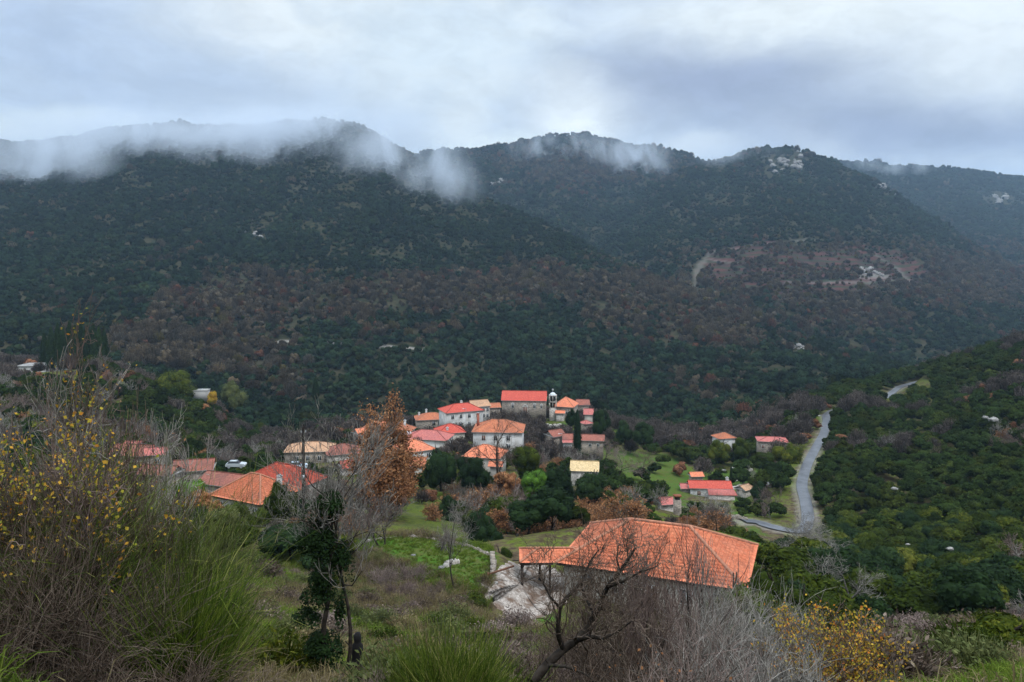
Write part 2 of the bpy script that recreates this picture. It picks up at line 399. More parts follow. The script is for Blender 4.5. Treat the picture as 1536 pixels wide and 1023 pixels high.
def wood_mat():
    """crowns of the far woods: colour carried by each tree, varied leaf clump by leaf clump"""
    m, n = material('wood_crown')
    g = n.new('ShaderNodeNewGeometry')
    a = n.new('ShaderNodeAttribute', attribute_type='INSTANCER', attribute_name='tint')
    v = n.mapr(g.outputs['Random Per Island'], 0, 1, 0.3, 1.0, smooth=False)
    surf(n, n.scale(a.outputs['Color'], v), 0.9, 0.0, transl=0.15); return m
WOOD = wood_mat()

def ground_mat():
    m, n = material('land')
    p = pos(n)
    a = n.new('ShaderNodeAttribute', attribute_name='cover').outputs['Color']
    s = n.new('ShaderNodeSeparateColor'); n.link(a, s.inputs[0])
    n1 = n.noise(p, 0.9, 5.0, 0.6); n2 = n.noise(p, 0.12, 4.0, 0.55); n3 = n.noise(p, 5.0, 4.0, 0.65)
    soil = n.mix(n.mapr(n1, 0.35, 0.65), (0.055, 0.040, 0.026), (0.13, 0.095, 0.060))
    moss = n.mix(n.mapr(n3, 0.3, 0.7), (0.045, 0.070, 0.010), (0.125, 0.155, 0.022))
    slope = n.mix(n.mapr(n.math('ADD', n.math('MULTIPLY', n1, 0.5), n.math('MULTIPLY', n2, 0.5)), 0.42, 0.60), soil, moss)
    grass = n.mix(n.mapr(n3, 0.3, 0.7), (0.030, 0.085, 0.010), (0.075, 0.155, 0.020))
    grass = n.mix(n.math('MULTIPLY', n.mapr(n.math('ADD', n.math('MULTIPLY', n1, .6), n.math('MULTIPLY', n2, .4)), 0.44, 0.58), 0.8), grass, (0.085, 0.080, 0.030))
    red = n.mix(n.mapr(n.noise(p, 0.04, 4.0), 0.38, 0.62), (0.044, 0.030, 0.026), (0.082, 0.036, 0.032))
    sy = n.new('ShaderNodeSeparateXYZ'); n.link(p, sy.inputs[0])
    floor_ = n.mix(n.mapr(n2, 0.35, 0.65), (0.022, 0.026, 0.013), (0.050, 0.044, 0.026))
    slope = n.mix(n.mapr(sy.outputs[1], 330, 420), slope, floor_)
    c = n.mix(s.outputs[0], slope, grass)
    sz = n.new('ShaderNodeSeparateXYZ'); n.link(p, sz.inputs[0])
    band = n.math('SINE', n.math('ADD', n.math('MULTIPLY', sz.outputs[2], 0.85), n.math('MULTIPLY', n.noise(p, 0.012, 3.0), 14.0)))
    red = n.mix(n.mapr(band, 0.1, 0.75), red, (0.034, 0.040, 0.024))
    c = n.mix(s.outputs[1], c, red)
    gravel = n.mix(n.mapr(n3, 0.3, 0.7), (0.20, 0.18, 0.16), (0.36, 0.33, 0.30))
    c = n.mix(s.outputs[2], c, gravel)
    surf(n, c, 0.95, 0.0, bump=n.math('ADD', n1, n3), bstr=0.5, bdist=0.15); return m
LAND = ground_mat()
# ------------------------------------------------------------------ the land itself: one sheet to the horizon
def in_poly(px, py, poly):
    c = np.zeros(px.shape, bool); j = len(poly) - 1
    for i in range(len(poly)):
        xi, yi = poly[i]; xj, yj = poly[j]
        c ^= ((yi > py) != (yj > py)) & (px < (xj - xi) * (py - yi) / (yj - yi + 1e-9) + xi); j = i
    return c
# meadows: outlines (photo px, metres ahead)
MEADOWS = [
 [(538,83.5),(540,86.5),(600,87.5),(660,86.5),(735,83),(728,76.5),(700,75.3),(650,77.2),(600,79.8)],
 [(1105,84),(1105,97),(1180,97),(1180,84)],
 [(880,230),(880,262),(1010,275),(1060,240),(1050,215),(980,205),(930,205)],
 [(975,190),(1020,172),(1040,172),(1040,205),(1000,212)],
 [(1010,196),(1050,182),(1130,186),(1130,196),(1080,200)],
 [(1000,230),(1050,260),(1110,262),(1140,255),(1150,225),(1110,205),(1090,222),(1040,222)],
 [(600,95),(600,150),(660,150),(700,110),(690,95)],
 [(815,120),(830,150),(865,150),(880,120)],
 [(905,290),(905,325),(960,325),(960,285)],
 [(820,280),(820,298),(850,298),(850,278)],
 [(0,6),(0,9.5),(60,10),(140,8),(100,6)],
 [(1300,20),(1310,36),(1380,56),(1440,52),(1490,34),(1500,20),(1400,16)],
 [(1105,165),(1105,172),(1150,172),(1150,165)],
]
MW = {0: .9, 2: .75, 3: .7, 5: .8, 6: .35, 12: .6, 11: .6}
def cover(x, y):
    y1 = np.maximum(y, 0.5); px = 768 + x / y1 * F
    jx = px + fbm(x / 3, y / 3, 31, 3) * 22 * np.clip(130 / y1, .3, 1.5); jy = y1 * (1 + fbm(x / 4, y / 4, 32, 3) * 0.07)
    g = np.zeros(x.shape)
    for k_, poly in enumerate(MEADOWS): g = np.maximum(g, in_poly(jx, jy, poly) * MW.get(k_, 1.0))
    # patches of green over the open hillside
    hill = (y < 75) * np.clip(sstep(0.05, 0.4, fbm(x / 7, y / 7, 41, 3)) * 1.0, 0, 1)
    g = np.maximum(g, hill * (y > 3))
    py = HOR + (H - ground0(x, y)) / y1 * F
    red = (1 - sstep(.8, 1.1, np.hypot((px - 1215) / 185, (py - 403) / 44) + .55 * fbm(x / 60, y / 110, 52, 4))) * (y > 900)
    red = np.maximum(red, ((y > 600) * sstep(0.1, 0.5, fbm(x / 120, y / 160, 51, 3)) * (py > 380)) * 0.6)
    tr = np.zeros(x.shape)
    m = (y > 480) & (y < 640) & (x < 0)
    if m.any():
        d, _ = near_path(x[m], y[m], path_world(TRACK)[0]); tr[m] = (d < 2.6) * 0.8
    m = (y > 900) & (px > 1000) & (px < 1420)
    for T_ in FARTRACK:
        d, _ = near_path(x[m], y[m], path_world(T_)[0]); tr[m] = np.maximum(tr[m], (d < 4.0) * .24)
    tr = np.maximum(tr, ((np.hypot((px - 1308) / 30, (py - 414) / 5) < 1) & (y > 900)) * .42)
    m = (y > 310) & (y < 350) & (px > 225) & (px < 300)
    tr = np.maximum(tr, m & (np.abs(y - 330) < 6) & (px > 235)) * 1.0
    m = (x > 30) & (x < 230) & (y > 150) & (y < 430)
    if m.any():
        d, _ = near_path(x[m], y[m], ROADW[::2]); tr[m] = np.maximum(tr[m], (1 - sstep(2.0, 3.0, d)) * 0.5)
    return g, red, tr
def build_land():
    nu, ny = 660, 900
    Yk = -14 + 12.0 * np.exp(np.linspace(0, math.log(6500 / 12.0), ny))
    us = np.linspace(-1.35, 1.35, nu)
    Yg, Ug = np.meshgrid(Yk, us, indexing='ij')
    X = Ug * (Yg + 30); 
    x = X.ravel(); y = Yg.ravel()
    z = ground(x, y)
    # earth steps of the old terraces
    idx = np.arange(nu * ny).reshape(ny, nu)
    f = np.stack([idx[:-1, :-1], idx[:-1, 1:], idx[1:, 1:], idx[1:, :-1]], -1).reshape(-1, 4)
    me = mesh_np('terrain', np.stack([x, y, z], 1), [f], [LAND], smooth=True)
    g, red, tr = cover(x, y)
    ca = me.color_attributes.new('cover', 'FLOAT_COLOR', 'POINT')
    ca.data.foreach_set('color', np.stack([g, red, tr, np.ones_like(g)], 1).astype(np.float32).ravel())
    mobj('terrain', me, kind='structure', label='wooded hills, valley floor and grassy hillside the village stands on')
build_land()
print('land', time.time() - T0)

def box_mesh(x0, x1, y0, y1, z0, z1):
    V = [(x, y, z) for z in (z0, z1) for y in (y0, y1) for x in (x0, x1)]
    Fc = [(0, 2, 3, 1), (4, 5, 7, 6), (0, 1, 5, 4), (2, 6, 7, 3), (0, 4, 6, 2), (1, 3, 7, 5)]
    return np.array(V, float), np.array(Fc)
# the air of the valley
def haze():
    V, Fc = box_mesh(-9500, 9500, -60, 6800, -1500, 760)
    m, n = material('valley_air')
    v = n.new('ShaderNodeVolumePrincipled'); v.inputs['Color'].default_value = (0.55, 0.76, 1.0, 1)
    v.inputs['Density'].default_value = HAZE; v.inputs['Anisotropy'].default_value = 0.2
    o = n.new('ShaderNodeOutputMaterial'); n.link(v.outputs[0], o.inputs['Volume'])
    mobj('haze', mesh_np('haze', V, [Fc], [m]), kind='stuff', label='thin bluish damp air filling the valley')
HAZE = 0.00009
haze()
# ------------------------------------------------------------------ foliage meshes
def unit(rng, n):
    v = rng.normal(size=(n, 3)); return v / np.linalg.norm(v, axis=1, keepdims=True)
def leaf_quads(P0, N, size, rng, aspect=0.6):
    """a rhombic leaf (or spray of leaves) at each point, normal N"""
    n = len(P0); N = N / (np.linalg.norm(N, axis=1, keepdims=True) + 1e-9)
    a = np.cross(N, unit(rng, n)); a /= np.linalg.norm(a, axis=1, keepdims=True) + 1e-9
    b = np.cross(N, a); s = np.asarray(size).reshape(-1, 1) * np.ones((n, 1))
    V = np.stack([P0 - a * s, P0 - b * s * aspect, P0 + a * s + N * s * 0.25, P0 + b * s * aspect], 1).reshape(-1, 3)
    return V, np.arange(4 * n).reshape(n, 4)
def ico(sub=1):
    t = (1 + 5 ** 0.5) / 2
    v = [(-1,t,0),(1,t,0),(-1,-t,0),(1,-t,0),(0,-1,t),(0,1,t),(0,-1,-t),(0,1,-t),(t,0,-1),(t,0,1),(-t,0,-1),(-t,0,1)]
    f = [(0,11,5),(0,5,1),(0,1,7),(0,7,10),(0,10,11),(1,5,9),(5,11,4),(11,10,2),(10,7,6),(7,1,8),(3,9,4),(3,4,2),(3,2,6),(3,6,8),(3,8,9),(4,9,5),(2,4,11),(6,2,10),(8,6,7),(9,8,1)]
    v = [np.array(q, float) / math.hypot(1, t) for q in v]
    for _ in range(sub):
        g = []; c = {}
        def md(a, b):
            k = (min(a, b), max(a, b))
            if k not in c: m = v[a] + v[b]; v.append(m / np.linalg.norm(m)); c[k] = len(v) - 1
            return c[k]
        for a, b, d in f:
            x, y, z = md(a, b), md(b, d), md(d, a); g += [(a, x, z), (b, y, x), (d, z, y), (x, y, z)]
        f = g
    return np.array(v), np.array(f)
def crown(seed, rx, rz, nclump, nleaf, lsize, zc=None, core=0.72, flat=0.25, crad=0.42, jag=0.25, holes=0.0):
    """leaf clumps spread through an ellipsoid: returns verts, quads, (core verts, tris)"""
    rng = np.random.default_rng(seed)
    d = unit(rng, nclump); d[:, 2] = np.where(d[:, 2] < -flat, -d[:, 2] * 0.6, d[:, 2]); d /= np.linalg.norm(d, axis=1, keepdims=True)
    rr = (0.35 + 0.65 * rng.random(nclump) ** 0.5) * (1 - jag * rng.random(nclump))
    C = d * rr[:, None] * (1 - crad * 0.6)
    k = rng.integers(0, nclump, nleaf); cr_ = crad * (0.6 + 0.6 * rng.random(nclump))
    o = unit(rng, nleaf); o[:, 2] = np.where((o[:, 2] < 0) & (rng.random(nleaf) < 0.5), -o[:, 2], o[:, 2])
    q = C[k] + o * (cr_[k] * (0.75 + 0.3 * rng.random(nleaf)))[:, None]
    N = o + 0.55 * unit(rng, nleaf) + np.array([0, 0, 0.35])
    S = np.array([rx, rx, rz]); zc = rz if zc is None else zc
    V, Q = leaf_quads(q * S + np.array([0, 0, zc]), N, lsize * (0.6 + 0.8 * rng.random(nleaf)), rng)
    if core > 0:
        iv, it = ico(1); CV = []; CT = []
        for i in range(nclump):
            if rng.random() < holes: continue
            CV.append((C[i] + iv * cr_[i] * core * (0.85 + 0.3 * rng.random((len(iv), 1)))) * S + np.array([0, 0, zc])); CT.append(it + len(iv) * (len(CV) - 1))
        return V, Q, np.concatenate(CV), np.concatenate(CT)
    return V, Q, np.zeros((0, 3)), np.zeros((0, 3), int)
def crown_mesh(name, mat, *a, **k):
    V, Q, CV, CT = crown(*a, **k)
    return mesh_np(name, np.vstack([V, CV]), [Q, CT + len(V)], [mat])

def tubes(segs, sides=4):
    """segs: arrays A(n,3), B(n,3), ra, rb -> open prisms"""
    A, B, ra, rb = segs; n = len(A); d = B - A; L = np.linalg.norm(d, axis=1, keepdims=True) + 1e-9; d = d / L
    up = np.where(np.abs(d[:, 2:3]) > 0.9, np.array([[1.0, 0, 0]]), np.array([[0, 0, 1.0]]))
    u = np.cross(d, up); u /= np.linalg.norm(u, axis=1, keepdims=True) + 1e-9; v = np.cross(d, u)
    th = np.arange(sides) * 2 * math.pi / sides
    ring = np.cos(th)[None, :, None] * u[:, None] + np.sin(th)[None, :, None] * v[:, None]
    V = np.concatenate([A[:, None] + ring * ra[:, None, None], B[:, None] + ring * rb[:, None, None]], 1).reshape(-1, 3)
    b = np.arange(n)[:, None] * 2 * sides; i = np.arange(sides); j = (i + 1) % sides
    Q = np.stack([b + i, b + j, b + sides + j, b + sides + i], -1).reshape(-1, 4)
    return V, Q
class Segs:
    def __init__(s): s.a = []; s.b = []; s.ra = []; s.rb = []
    def add(s, a, b, ra, rb): s.a.append(a); s.b.append(b); s.ra.append(ra); s.rb.append(rb)
    def arr(s): return np.array(s.a).reshape(-1, 3), np.array(s.b).reshape(-1, 3), np.array(s.ra, float), np.array(s.rb, float)
def grow(rng, big, small, p, d, L, r, lev, maxlev, wig=0.25, nch=(3, 5), spread=0.75, up=0.15, ratio=0.62, tips=None, segn=4, tipr=0.004, start=0.3):
    """recursive branch; thick ones into BIG, thin ones into SMALL; branch tips are kept for leaves"""
    n = segn if lev < maxlev else 3
    pts = [np.array(p, float)]; d = np.array(d, float); r1 = max(tipr, r * (0.5 if lev < maxlev else 0.3))
    for i in range(n):
        d = d + rng.normal(size=3) * wig + np.array([0, 0, up]); d /= np.linalg.norm(d)
        q = pts[-1] + d * L / n; ra = r + (r1 - r) * i / n; rb = r + (r1 - r) * (i + 1) / n
        (big if lev <= 1 else small).add(pts[-1], q, ra, rb); pts.append(q)
    if tips is not None and lev >= maxlev - 1: tips += [pts[-1], pts[-2]]
    if lev >= maxlev: return
    for c in range(rng.integers(*nch) if nch[1] > nch[0] else nch[0]):
        t = start + (1 - start) * rng.random() if lev > 0 else start + (1 - start) * (c + rng.random()) / max(nch[1], 1)
        t = min(t, 0.99) * n; i = int(t); q = pts[i] + (pts[i + 1] - pts[i]) * (t - i)
        s = rng.normal(size=3); s -= d * s.dot(d); s /= np.linalg.norm(s) + 1e-9
        nd = (pts[i + 1] - pts[i]); nd /= np.linalg.norm(nd); nd = nd * (1 - spread * 0.5) + s * spread
        grow(rng, big, small, q, nd / np.linalg.norm(nd), L * ratio * (0.7 + 0.5 * rng.random()), max(tipr, r * 0.55 * (1 - 0.3 * t / n)), lev + 1, maxlev, wig, nch, spread, up, ratio, tips, segn, tipr)
    if lev > 0 or True:
        grow(rng, big, small, pts[-1], d, L * ratio, r1, lev + 1, maxlev, wig, nch, spread, up, ratio, tips, segn, tipr)

# ------------------------------------------------------------------ the far woods (one mass of each kind)
def src(name, me):
    o = bpy.data.objects.new(name, me); return o
def wood_bush(seed):
    V, Q, CV, CT = crown(seed, 0.5, 0.5, 9, 240, 0.085, zc=0.42, core=0.86, crad=0.44)
    return mesh_np('wood_tree', np.vstack([V, CV]), [Q, CT + len(V)], [WOOD])
def wood_bare(seed):
    rng = np.random.default_rng(seed)
    n = 260; d = unit(rng, n); d[:, 2] = np.abs(d[:, 2]) * 1.1 - 0.15; d /= np.linalg.norm(d, axis=1, keepdims=True)
    base = np.array([0, 0, 0.25]) + d * (0.12 + 0.2 * rng.random((n, 1))); tip = np.array([0, 0, 0.45]) + d * np.array([0.5, 0.5, 0.55]) * (0.75 + 0.3 * rng.random((n, 1)))
    side = np.cross(d, unit(rng, n)); side /= np.linalg.norm(side, axis=1, keepdims=True); w = 0.016
    V = np.stack([base - side * w, base + side * w, tip + side * w * 0.8, tip - side * w * 0.8], 1).reshape(-1, 3)
    Q = np.arange(4 * n).reshape(n, 4)
    V2, Q2 = leaf_quads(tip + rng.normal(size=(n, 3)) * 0.04, unit(rng, n), 0.045, rng, 0.5)
    TV, TQ = tubes((np.array([[0, 0, -0.3]]), np.array([[0, 0, 0.4]]), np.array([0.03]), np.array([0.02])), 5)
    return mesh_np('wood_bare_tree', np.vstack([V, V2, TV]), [Q, Q2 + len(V), TQ + len(V) + len(V2)], [WOOD])
def scatter(name, pts, scale, rot, tint, variants, label, vi, sz=None):
    """one object: a point at each tree's foot, a tree instanced on it"""
    me = bpy.data.meshes.new(name); me.vertices.add(len(pts)); me.vertices.foreach_set('co', pts.astype(np.float32).ravel())
    if sz is None: sz = scale
    for nm, a in (('sc', scale), ('rz', rot), ('zs', sz)):
        at = me.attributes.new(nm, 'FLOAT', 'POINT'); at.data.foreach_set('value', a.astype(np.float32))
    at = me.attributes.new('vi', 'INT', 'POINT'); at.data.foreach_set('value', vi.astype(np.int32))
    at = me.attributes.new('tint', 'FLOAT_COLOR', 'POINT'); at.data.foreach_set('color', np.hstack([tint, np.ones((len(tint), 1))]).astype(np.float32).ravel())
    o = mobj(name, me, kind='stuff', label=label)
    g = bpy.data.node_groups.new(name, 'GeometryNodeTree')
    g.interface.new_socket('Geometry', in_out='INPUT', socket_type='NodeSocketGeometry'); g.interface.new_socket('Geometry', in_out='OUTPUT', socket_type='NodeSocketGeometry')
    gi = g.nodes.new('NodeGroupInput'); go = g.nodes.new('NodeGroupOutput'); join = g.nodes.new('GeometryNodeJoinGeometry')
    def attr(nm, t):
        a = g.nodes.new('GeometryNodeInputNamedAttribute'); a.data_type = t; a.inputs[0].default_value = nm; return a.outputs[0]
    asc, arz, azs, avi = attr('sc', 'FLOAT'), attr('rz', 'FLOAT'), attr('zs', 'FLOAT'), attr('vi', 'INT')
    cs = g.nodes.new('ShaderNodeCombineXYZ'); g.links.new(asc, cs.inputs[0]); g.links.new(asc, cs.inputs[1]); g.links.new(azs, cs.inputs[2])
    crr = g.nodes.new('ShaderNodeCombineXYZ'); g.links.new(arz, crr.inputs[2])
    for i, v in enumerate(variants):
        oi = g.nodes.new('GeometryNodeObjectInfo'); oi.inputs['Object'].default_value = v; oi.inputs['As Instance'].default_value = True
        cmp_ = g.nodes.new('FunctionNodeCompare'); cmp_.data_type = 'INT'; cmp_.operation = 'EQUAL'
        g.links.new(avi, cmp_.inputs[2]); cmp_.inputs[3].default_value = i
        ip = g.nodes.new('GeometryNodeInstanceOnPoints')
        g.links.new(gi.outputs[0], ip.inputs['Points']); g.links.new(cmp_.outputs[0], ip.inputs['Selection'])
        g.links.new(oi.outputs['Geometry'], ip.inputs['Instance']); g.links.new(crr.outputs[0], ip.inputs['Rotation']); g.links.new(cs.outputs[0], ip.inputs['Scale'])
        g.links.new(ip.outputs[0], join.inputs[0])
    g.links.new(join.outputs[0], go.inputs[0])
    md = o.modifiers.new('scatter', 'NODES'); md.node_group = g
    return o
BUSH_V = [src('forest_tree', wood_bush(100 + i)) for i in range(5)]
BARE_V = [src('forest_bare_tree', wood_bare(200 + i)) for i in range(4)]

def brownness(px, py, x, y):
    b = np.zeros(px.shape)
    for cx, cy_, rx, ry, a in [(420,450,260,55,.95),(640,445,260,42,.95),(860,430,170,45,.8),(980,460,130,50,.8),(310,520,170,40,.8),(420,560,160,50,.5),(1180,420,220,60,1.0),(1440,420,200,50,1.1),
                               (1080,490,170,50,.85),(1290,470,130,40,.7),(880,250,160,45,.9),(1010,560,140,45,.55),(1130,240,80,30,.4),(600,500,200,25,.5)]:
        b = np.maximum(b, a * np.exp(-(((px - cx) / rx) ** 2 + ((py - cy_) / ry) ** 2) * 1.3))
    b = b - 0.45 * np.exp(-(((px - 720) / 210) ** 2 + ((py - 555) / 45) ** 2)) - 0.3 * np.exp(-(((px - 720) / 330) ** 2 + ((py - 350) / 45) ** 2))
    return b + 0.04 + 0.55 * fbm(x / 42, y / 65, 61, 4)
def far_woods():
    rng = np.random.default_rng(5)
    PT = []; 
    Yb = 335.0
    while Yb < 3300:
        s = max(4.8, Yb / 205) if Yb > 600 else 4.8; Ye = Yb * 1.06
        n = int((Ye - Yb) * (1.42 * Yb) / (s * s) * 1.15)
        y = rng.uniform(Yb, Ye, n); x = rng.uniform(-0.71, 0.71, n) * y
        PT.append(np.stack([x, y, np.full(n, s)], 1)); Yb = Ye
    PT = np.vstack(PT); x, y, s = PT.T
    z = ground(x, y); px, py = proj(x, y, z)
    keep = shown(x, y, 14) & (py < 690) & (px > -50) & (px < 1590)
    # near limit of the wood: beyond the village, and beyond the crest of the right hand spur
    lim = np.interp(px, [-50,150,200,260,330,420,520,620,760,900,1000,1100,1200,1300,1400,1590],[430,430,345,350,360,345,340,345,350,345,345,345,345,430,470,490])
    keep &= y > lim
    # clearings: terraces, track, rocks
    d, _ = near_path(x, y, path_world(TRACK, 5)[0]); keep &= (d > 3.5)
    terr = np.hypot((px - 1215) / 178, (py - 404) / 39) < 1
    keep &= ~(terr & (y > 900) & ((fbm(x / 70, y / 60, 53, 3) + .30 * rng.normal(size=len(x)) > .04)))
    for T_ in FARTRACK: d, _ = near_path(x, y, path_world(T_, 5)[0]); keep &= (d > 7)
    for cx, cy_, rx, ry in ROCKY: keep &= ~((np.hypot((px - cx) / rx, (py - cy_) / ry) < 1) & (rng.random(len(x)) < 0.75))
    gul = fbm(x / 24, y / 40, 77, 3); keep &= ~((gul > 0.45) & (rng.random(len(x)) < 0.55)); s = s * (1 - .35 * sstep(.1, .45, gul) + .25 * sstep(-.1, -.5, gul))
    x, y, z, s, px, py = [q[keep] for q in (x, y, z, s, px, py)]
    b = brownness(px, py, x, y) + rng.normal(size=len(x)) * 0.16
    b = np.where(np.hypot((px - 1215) / 178, (py - 404) / 39) < 1, b + .25, b)
    brown = b > 0.5
    print('wood trees', len(x), brown.sum())
    n = len(x); j = rng.random(n)
    green = np.array([0.021, 0.040, 0.020])[None] * (0.35 + 1.2 * rng.random((n, 1))) + np.array([0.022, 0.020, 0.002])[None] * (rng.random((n, 1)) ** 3)
    green *= (1 + 0.45 * fbm(x / 60, y / 60, 71, 3))[:, None] * .85
    mix_ = rng.random((n, 1)); 
    br = (np.array([0.086, 0.074, 0.056]) * (1 - mix_) + np.array([0.135, 0.098, 0.058]) * mix_) * (0.50 + 1.1 * rng.random((n, 1)))
    ru = rng.random(n) < 0.07; br[ru] = np.array([0.17, 0.075, 0.045]) * (0.6 + 0.6 * rng.random((ru.sum(), 1)))
    ye = rng.random(n) < 0.04; br[ye] = np.array([0.13, 0.105, 0.035])
    sc = s * np.where(np.hypot((px - 1215) / 178, (py - 404) / 39) < 1, .75, 1) * (.85 + 1.0 * rng.random(n) ** 1.5) * (1 - .15 * sstep(900, 1400, y)) * (1 + .25 * fbm(x / 40, y / 60, 72, 2)) ; rot = rng.uniform(0, 6.28, n)
    pts = np.stack([x, y, z - 0.1 * sc], 1)
    g = ~brown
    scatter('evergreen_forest', pts[g], sc[g], rot[g], green[g], BUSH_V, 'dense dark green evergreen woods over the misty mountainside', rng.integers(0, 5, g.sum()), sc[g] * rng.uniform(0.8, 1.15, g.sum()))
    h = brown
    leafy = rng.random(n) < 0.5
    k = h & ~leafy
    scatter('bare_forest', pts[k], sc[k] * 1.1, rot[k], br[k], BARE_V, 'leafless grey and mauve winter woods on the lower mountainside', rng.integers(0, 4, k.sum()), sc[k] * rng.uniform(1.0, 1.4, k.sum()))
    k = h & leafy
    scatter('autumn_forest', pts[k], sc[k] * 0.95, rot[k], br[k] * 0.8, BUSH_V, 'rust and brown leaved autumn woods on the lower mountainside', rng.integers(0, 5, k.sum()), sc[k] * rng.uniform(0.9, 1.25, k.sum()))
ROCKY = [(1195,243,12,20),(1165,250,25,16),(745,277,14,6),(385,357,16,9),(1330,285,18,8),(1500,300,22,12),(1310,415,24,5),(1200,528,20,4),(1190,395,30,6),(1130,430,20,4)]
far_woods()
print('woods', time.time() - T0)
# ------------------------------------------------------------------ low cloud hanging on the ridges: real volumes at the mountain's distance
def mist_mat(name, dens, seed, lo, hi):
    m, n = material(name)
    p = pos(n); oc = objc(n)
    r = n.vmath('LENGTH', oc, out=1)
    warp = n.vmath('SUBTRACT', n.noise(p, 0.006, 3.0, 0.5, color=True), (0.5, 0.5, 0.5))
    r2 = n.vmath('LENGTH', n.vmath('ADD', oc, n.scale(warp, 0.9)), out=1)
    fall = n.math('MULTIPLY', n.mapr(r2, 1.0, 0.15, 0, 1), n.mapr(r, 1.0, 0.8, 0, 1))
    mp = n.new('ShaderNodeMapping'); n.link(p, mp.inputs[0])
    mp.inputs['Scale'].default_value = (1.0, 0.5, 0.5); mp.inputs['Location'].default_value = (seed * 37.0, 0, seed * 11.0)
    mp.inputs['Rotation'].default_value = (0, R(18), 0)
    f = n.noise(mp.outputs[0], 0.017, 6.0, 0.62, dist=0.9)
    d = n.math('MULTIPLY', n.math('MULTIPLY', fall, n.mapr(f, lo, hi)), dens)
    v = n.new('ShaderNodeVolumePrincipled'); v.inputs['Color'].default_value = (0.86, 0.92, 1.0, 1)
    n.link(d, v.inputs['Density']); v.inputs['Anisotropy'].default_value = 0.3
    o = n.new('ShaderNodeOutputMaterial'); n.link(v.outputs[0], o.inputs['Volume'])
    return m
def mist():
    iv, it = ico(3)
    # centre px, py, metres ahead, half sizes x, y, z, density, noise window
    L = [(30, 250, 1190, 190, 120, 66, .020, .34, .62, 'pale mist drifting down the far left mountainside'),
         (215, 208, 1340, 320, 170, 66, .018, .30, .64, 'grey cloud bank veiling the left summit'),
         (400, 222, 1280, 190, 130, 88, .019, .32, .62, 'grey cloud with a wisp trailing below the left summit'),
         (500, 200, 1360, 240, 160, 68, .016, .28, .64, 'thin cloud over the rounded middle summit'),
         (600, 240, 1200, 140, 110, 88, .020, .36, .66, 'bright mist tongue hanging down beside the saddle'),
         (658, 282, 1130, 80, 70, 62, .012, .36, .66, 'small bright puff of mist at the lower end of the tongue'),
         (850, 228, 2150, 200, 120, 85, .009, .42, .68, 'faint wisps across the brown middle peak'),
         (955, 236, 2050, 150, 100, 110, .014, .40, .64, 'white wisp rising right of the brown middle peak'),
         (1110, 236, 1830, 150, 90, 42, .008, .36, .66, 'faint mist in the notch left of the rocky peak'),
         (1325, 248, 2800, 220, 110, 60, .009, .38, .64, 'thin wisp on the rightmost ridge')]
    for i, (px, py, Y, a, b, c, d, lo, hi, lab) in enumerate(L):
        o = mobj('mist', mesh_np('mist', iv, [it], [mist_mat('mist_%d' % i, d, i + 1, lo, hi)]), loc=P(px, py, Y), kind='stuff', label=lab)
        o.scale = (a, b, c)
mist()
# ------------------------------------------------------------------ buildings
def tile_mat(name, a, b, dark, dirt=0.35):
    m, n = material(name)
    uv = n.new('ShaderNodeUVMap').outputs[0]
    g = n.new('ShaderNodeNewGeometry')
    sn = n.vmath('FLOOR', n.vmath('DIVIDE', uv, (0.28, 0.42, 1.0)))
    wn = n.new('ShaderNodeTexWhiteNoise', noise_dimensions='3D'); n.link(sn, wn.inputs[0])
    c = n.mix(wn.outputs[0], a, b)
    c = n.mix(n.math('MULTIPLY', n.mapr(n.noise(g.outputs['Position'], 0.55, 5.0, 0.65), 0.45, 0.72), dirt), c, dark)
    c = n.mix(n.math('MULTIPLY', n.mapr(n.noise(g.outputs['Position'], 0.22, 4.0, 0.7), 0.42, 0.7), dirt * 0.9), c, dark)
    c = n.scale(c, n.mapr(n.noise(g.outputs['Position'], 3.0, 4.0, 0.7), 0.3, 0.7, 0.72, 1.16))
    sp = n.new('ShaderNodeSeparateXYZ'); n.link(uv, sp.inputs[0])
    w = n.math('ABSOLUTE', n.math('SINE', n.math('MULTIPLY', sp.outputs[0], math.pi / 0.28)))
    t = n.math('FRACT', n.math('DIVIDE', sp.outputs[1], 0.42))
    hgt = n.math('SUBTRACT', n.math('MULTIPLY', w, 0.6), t)
    gap = n.mapr(t, 0.0, 0.10, 0.55, 1.0)           # each tile row darkens along its lower edge
    c = n.scale(c, gap)
    surf(n, c, 0.8, 0.2, bump=hgt, bstr=0.6, bdist=0.04); return m
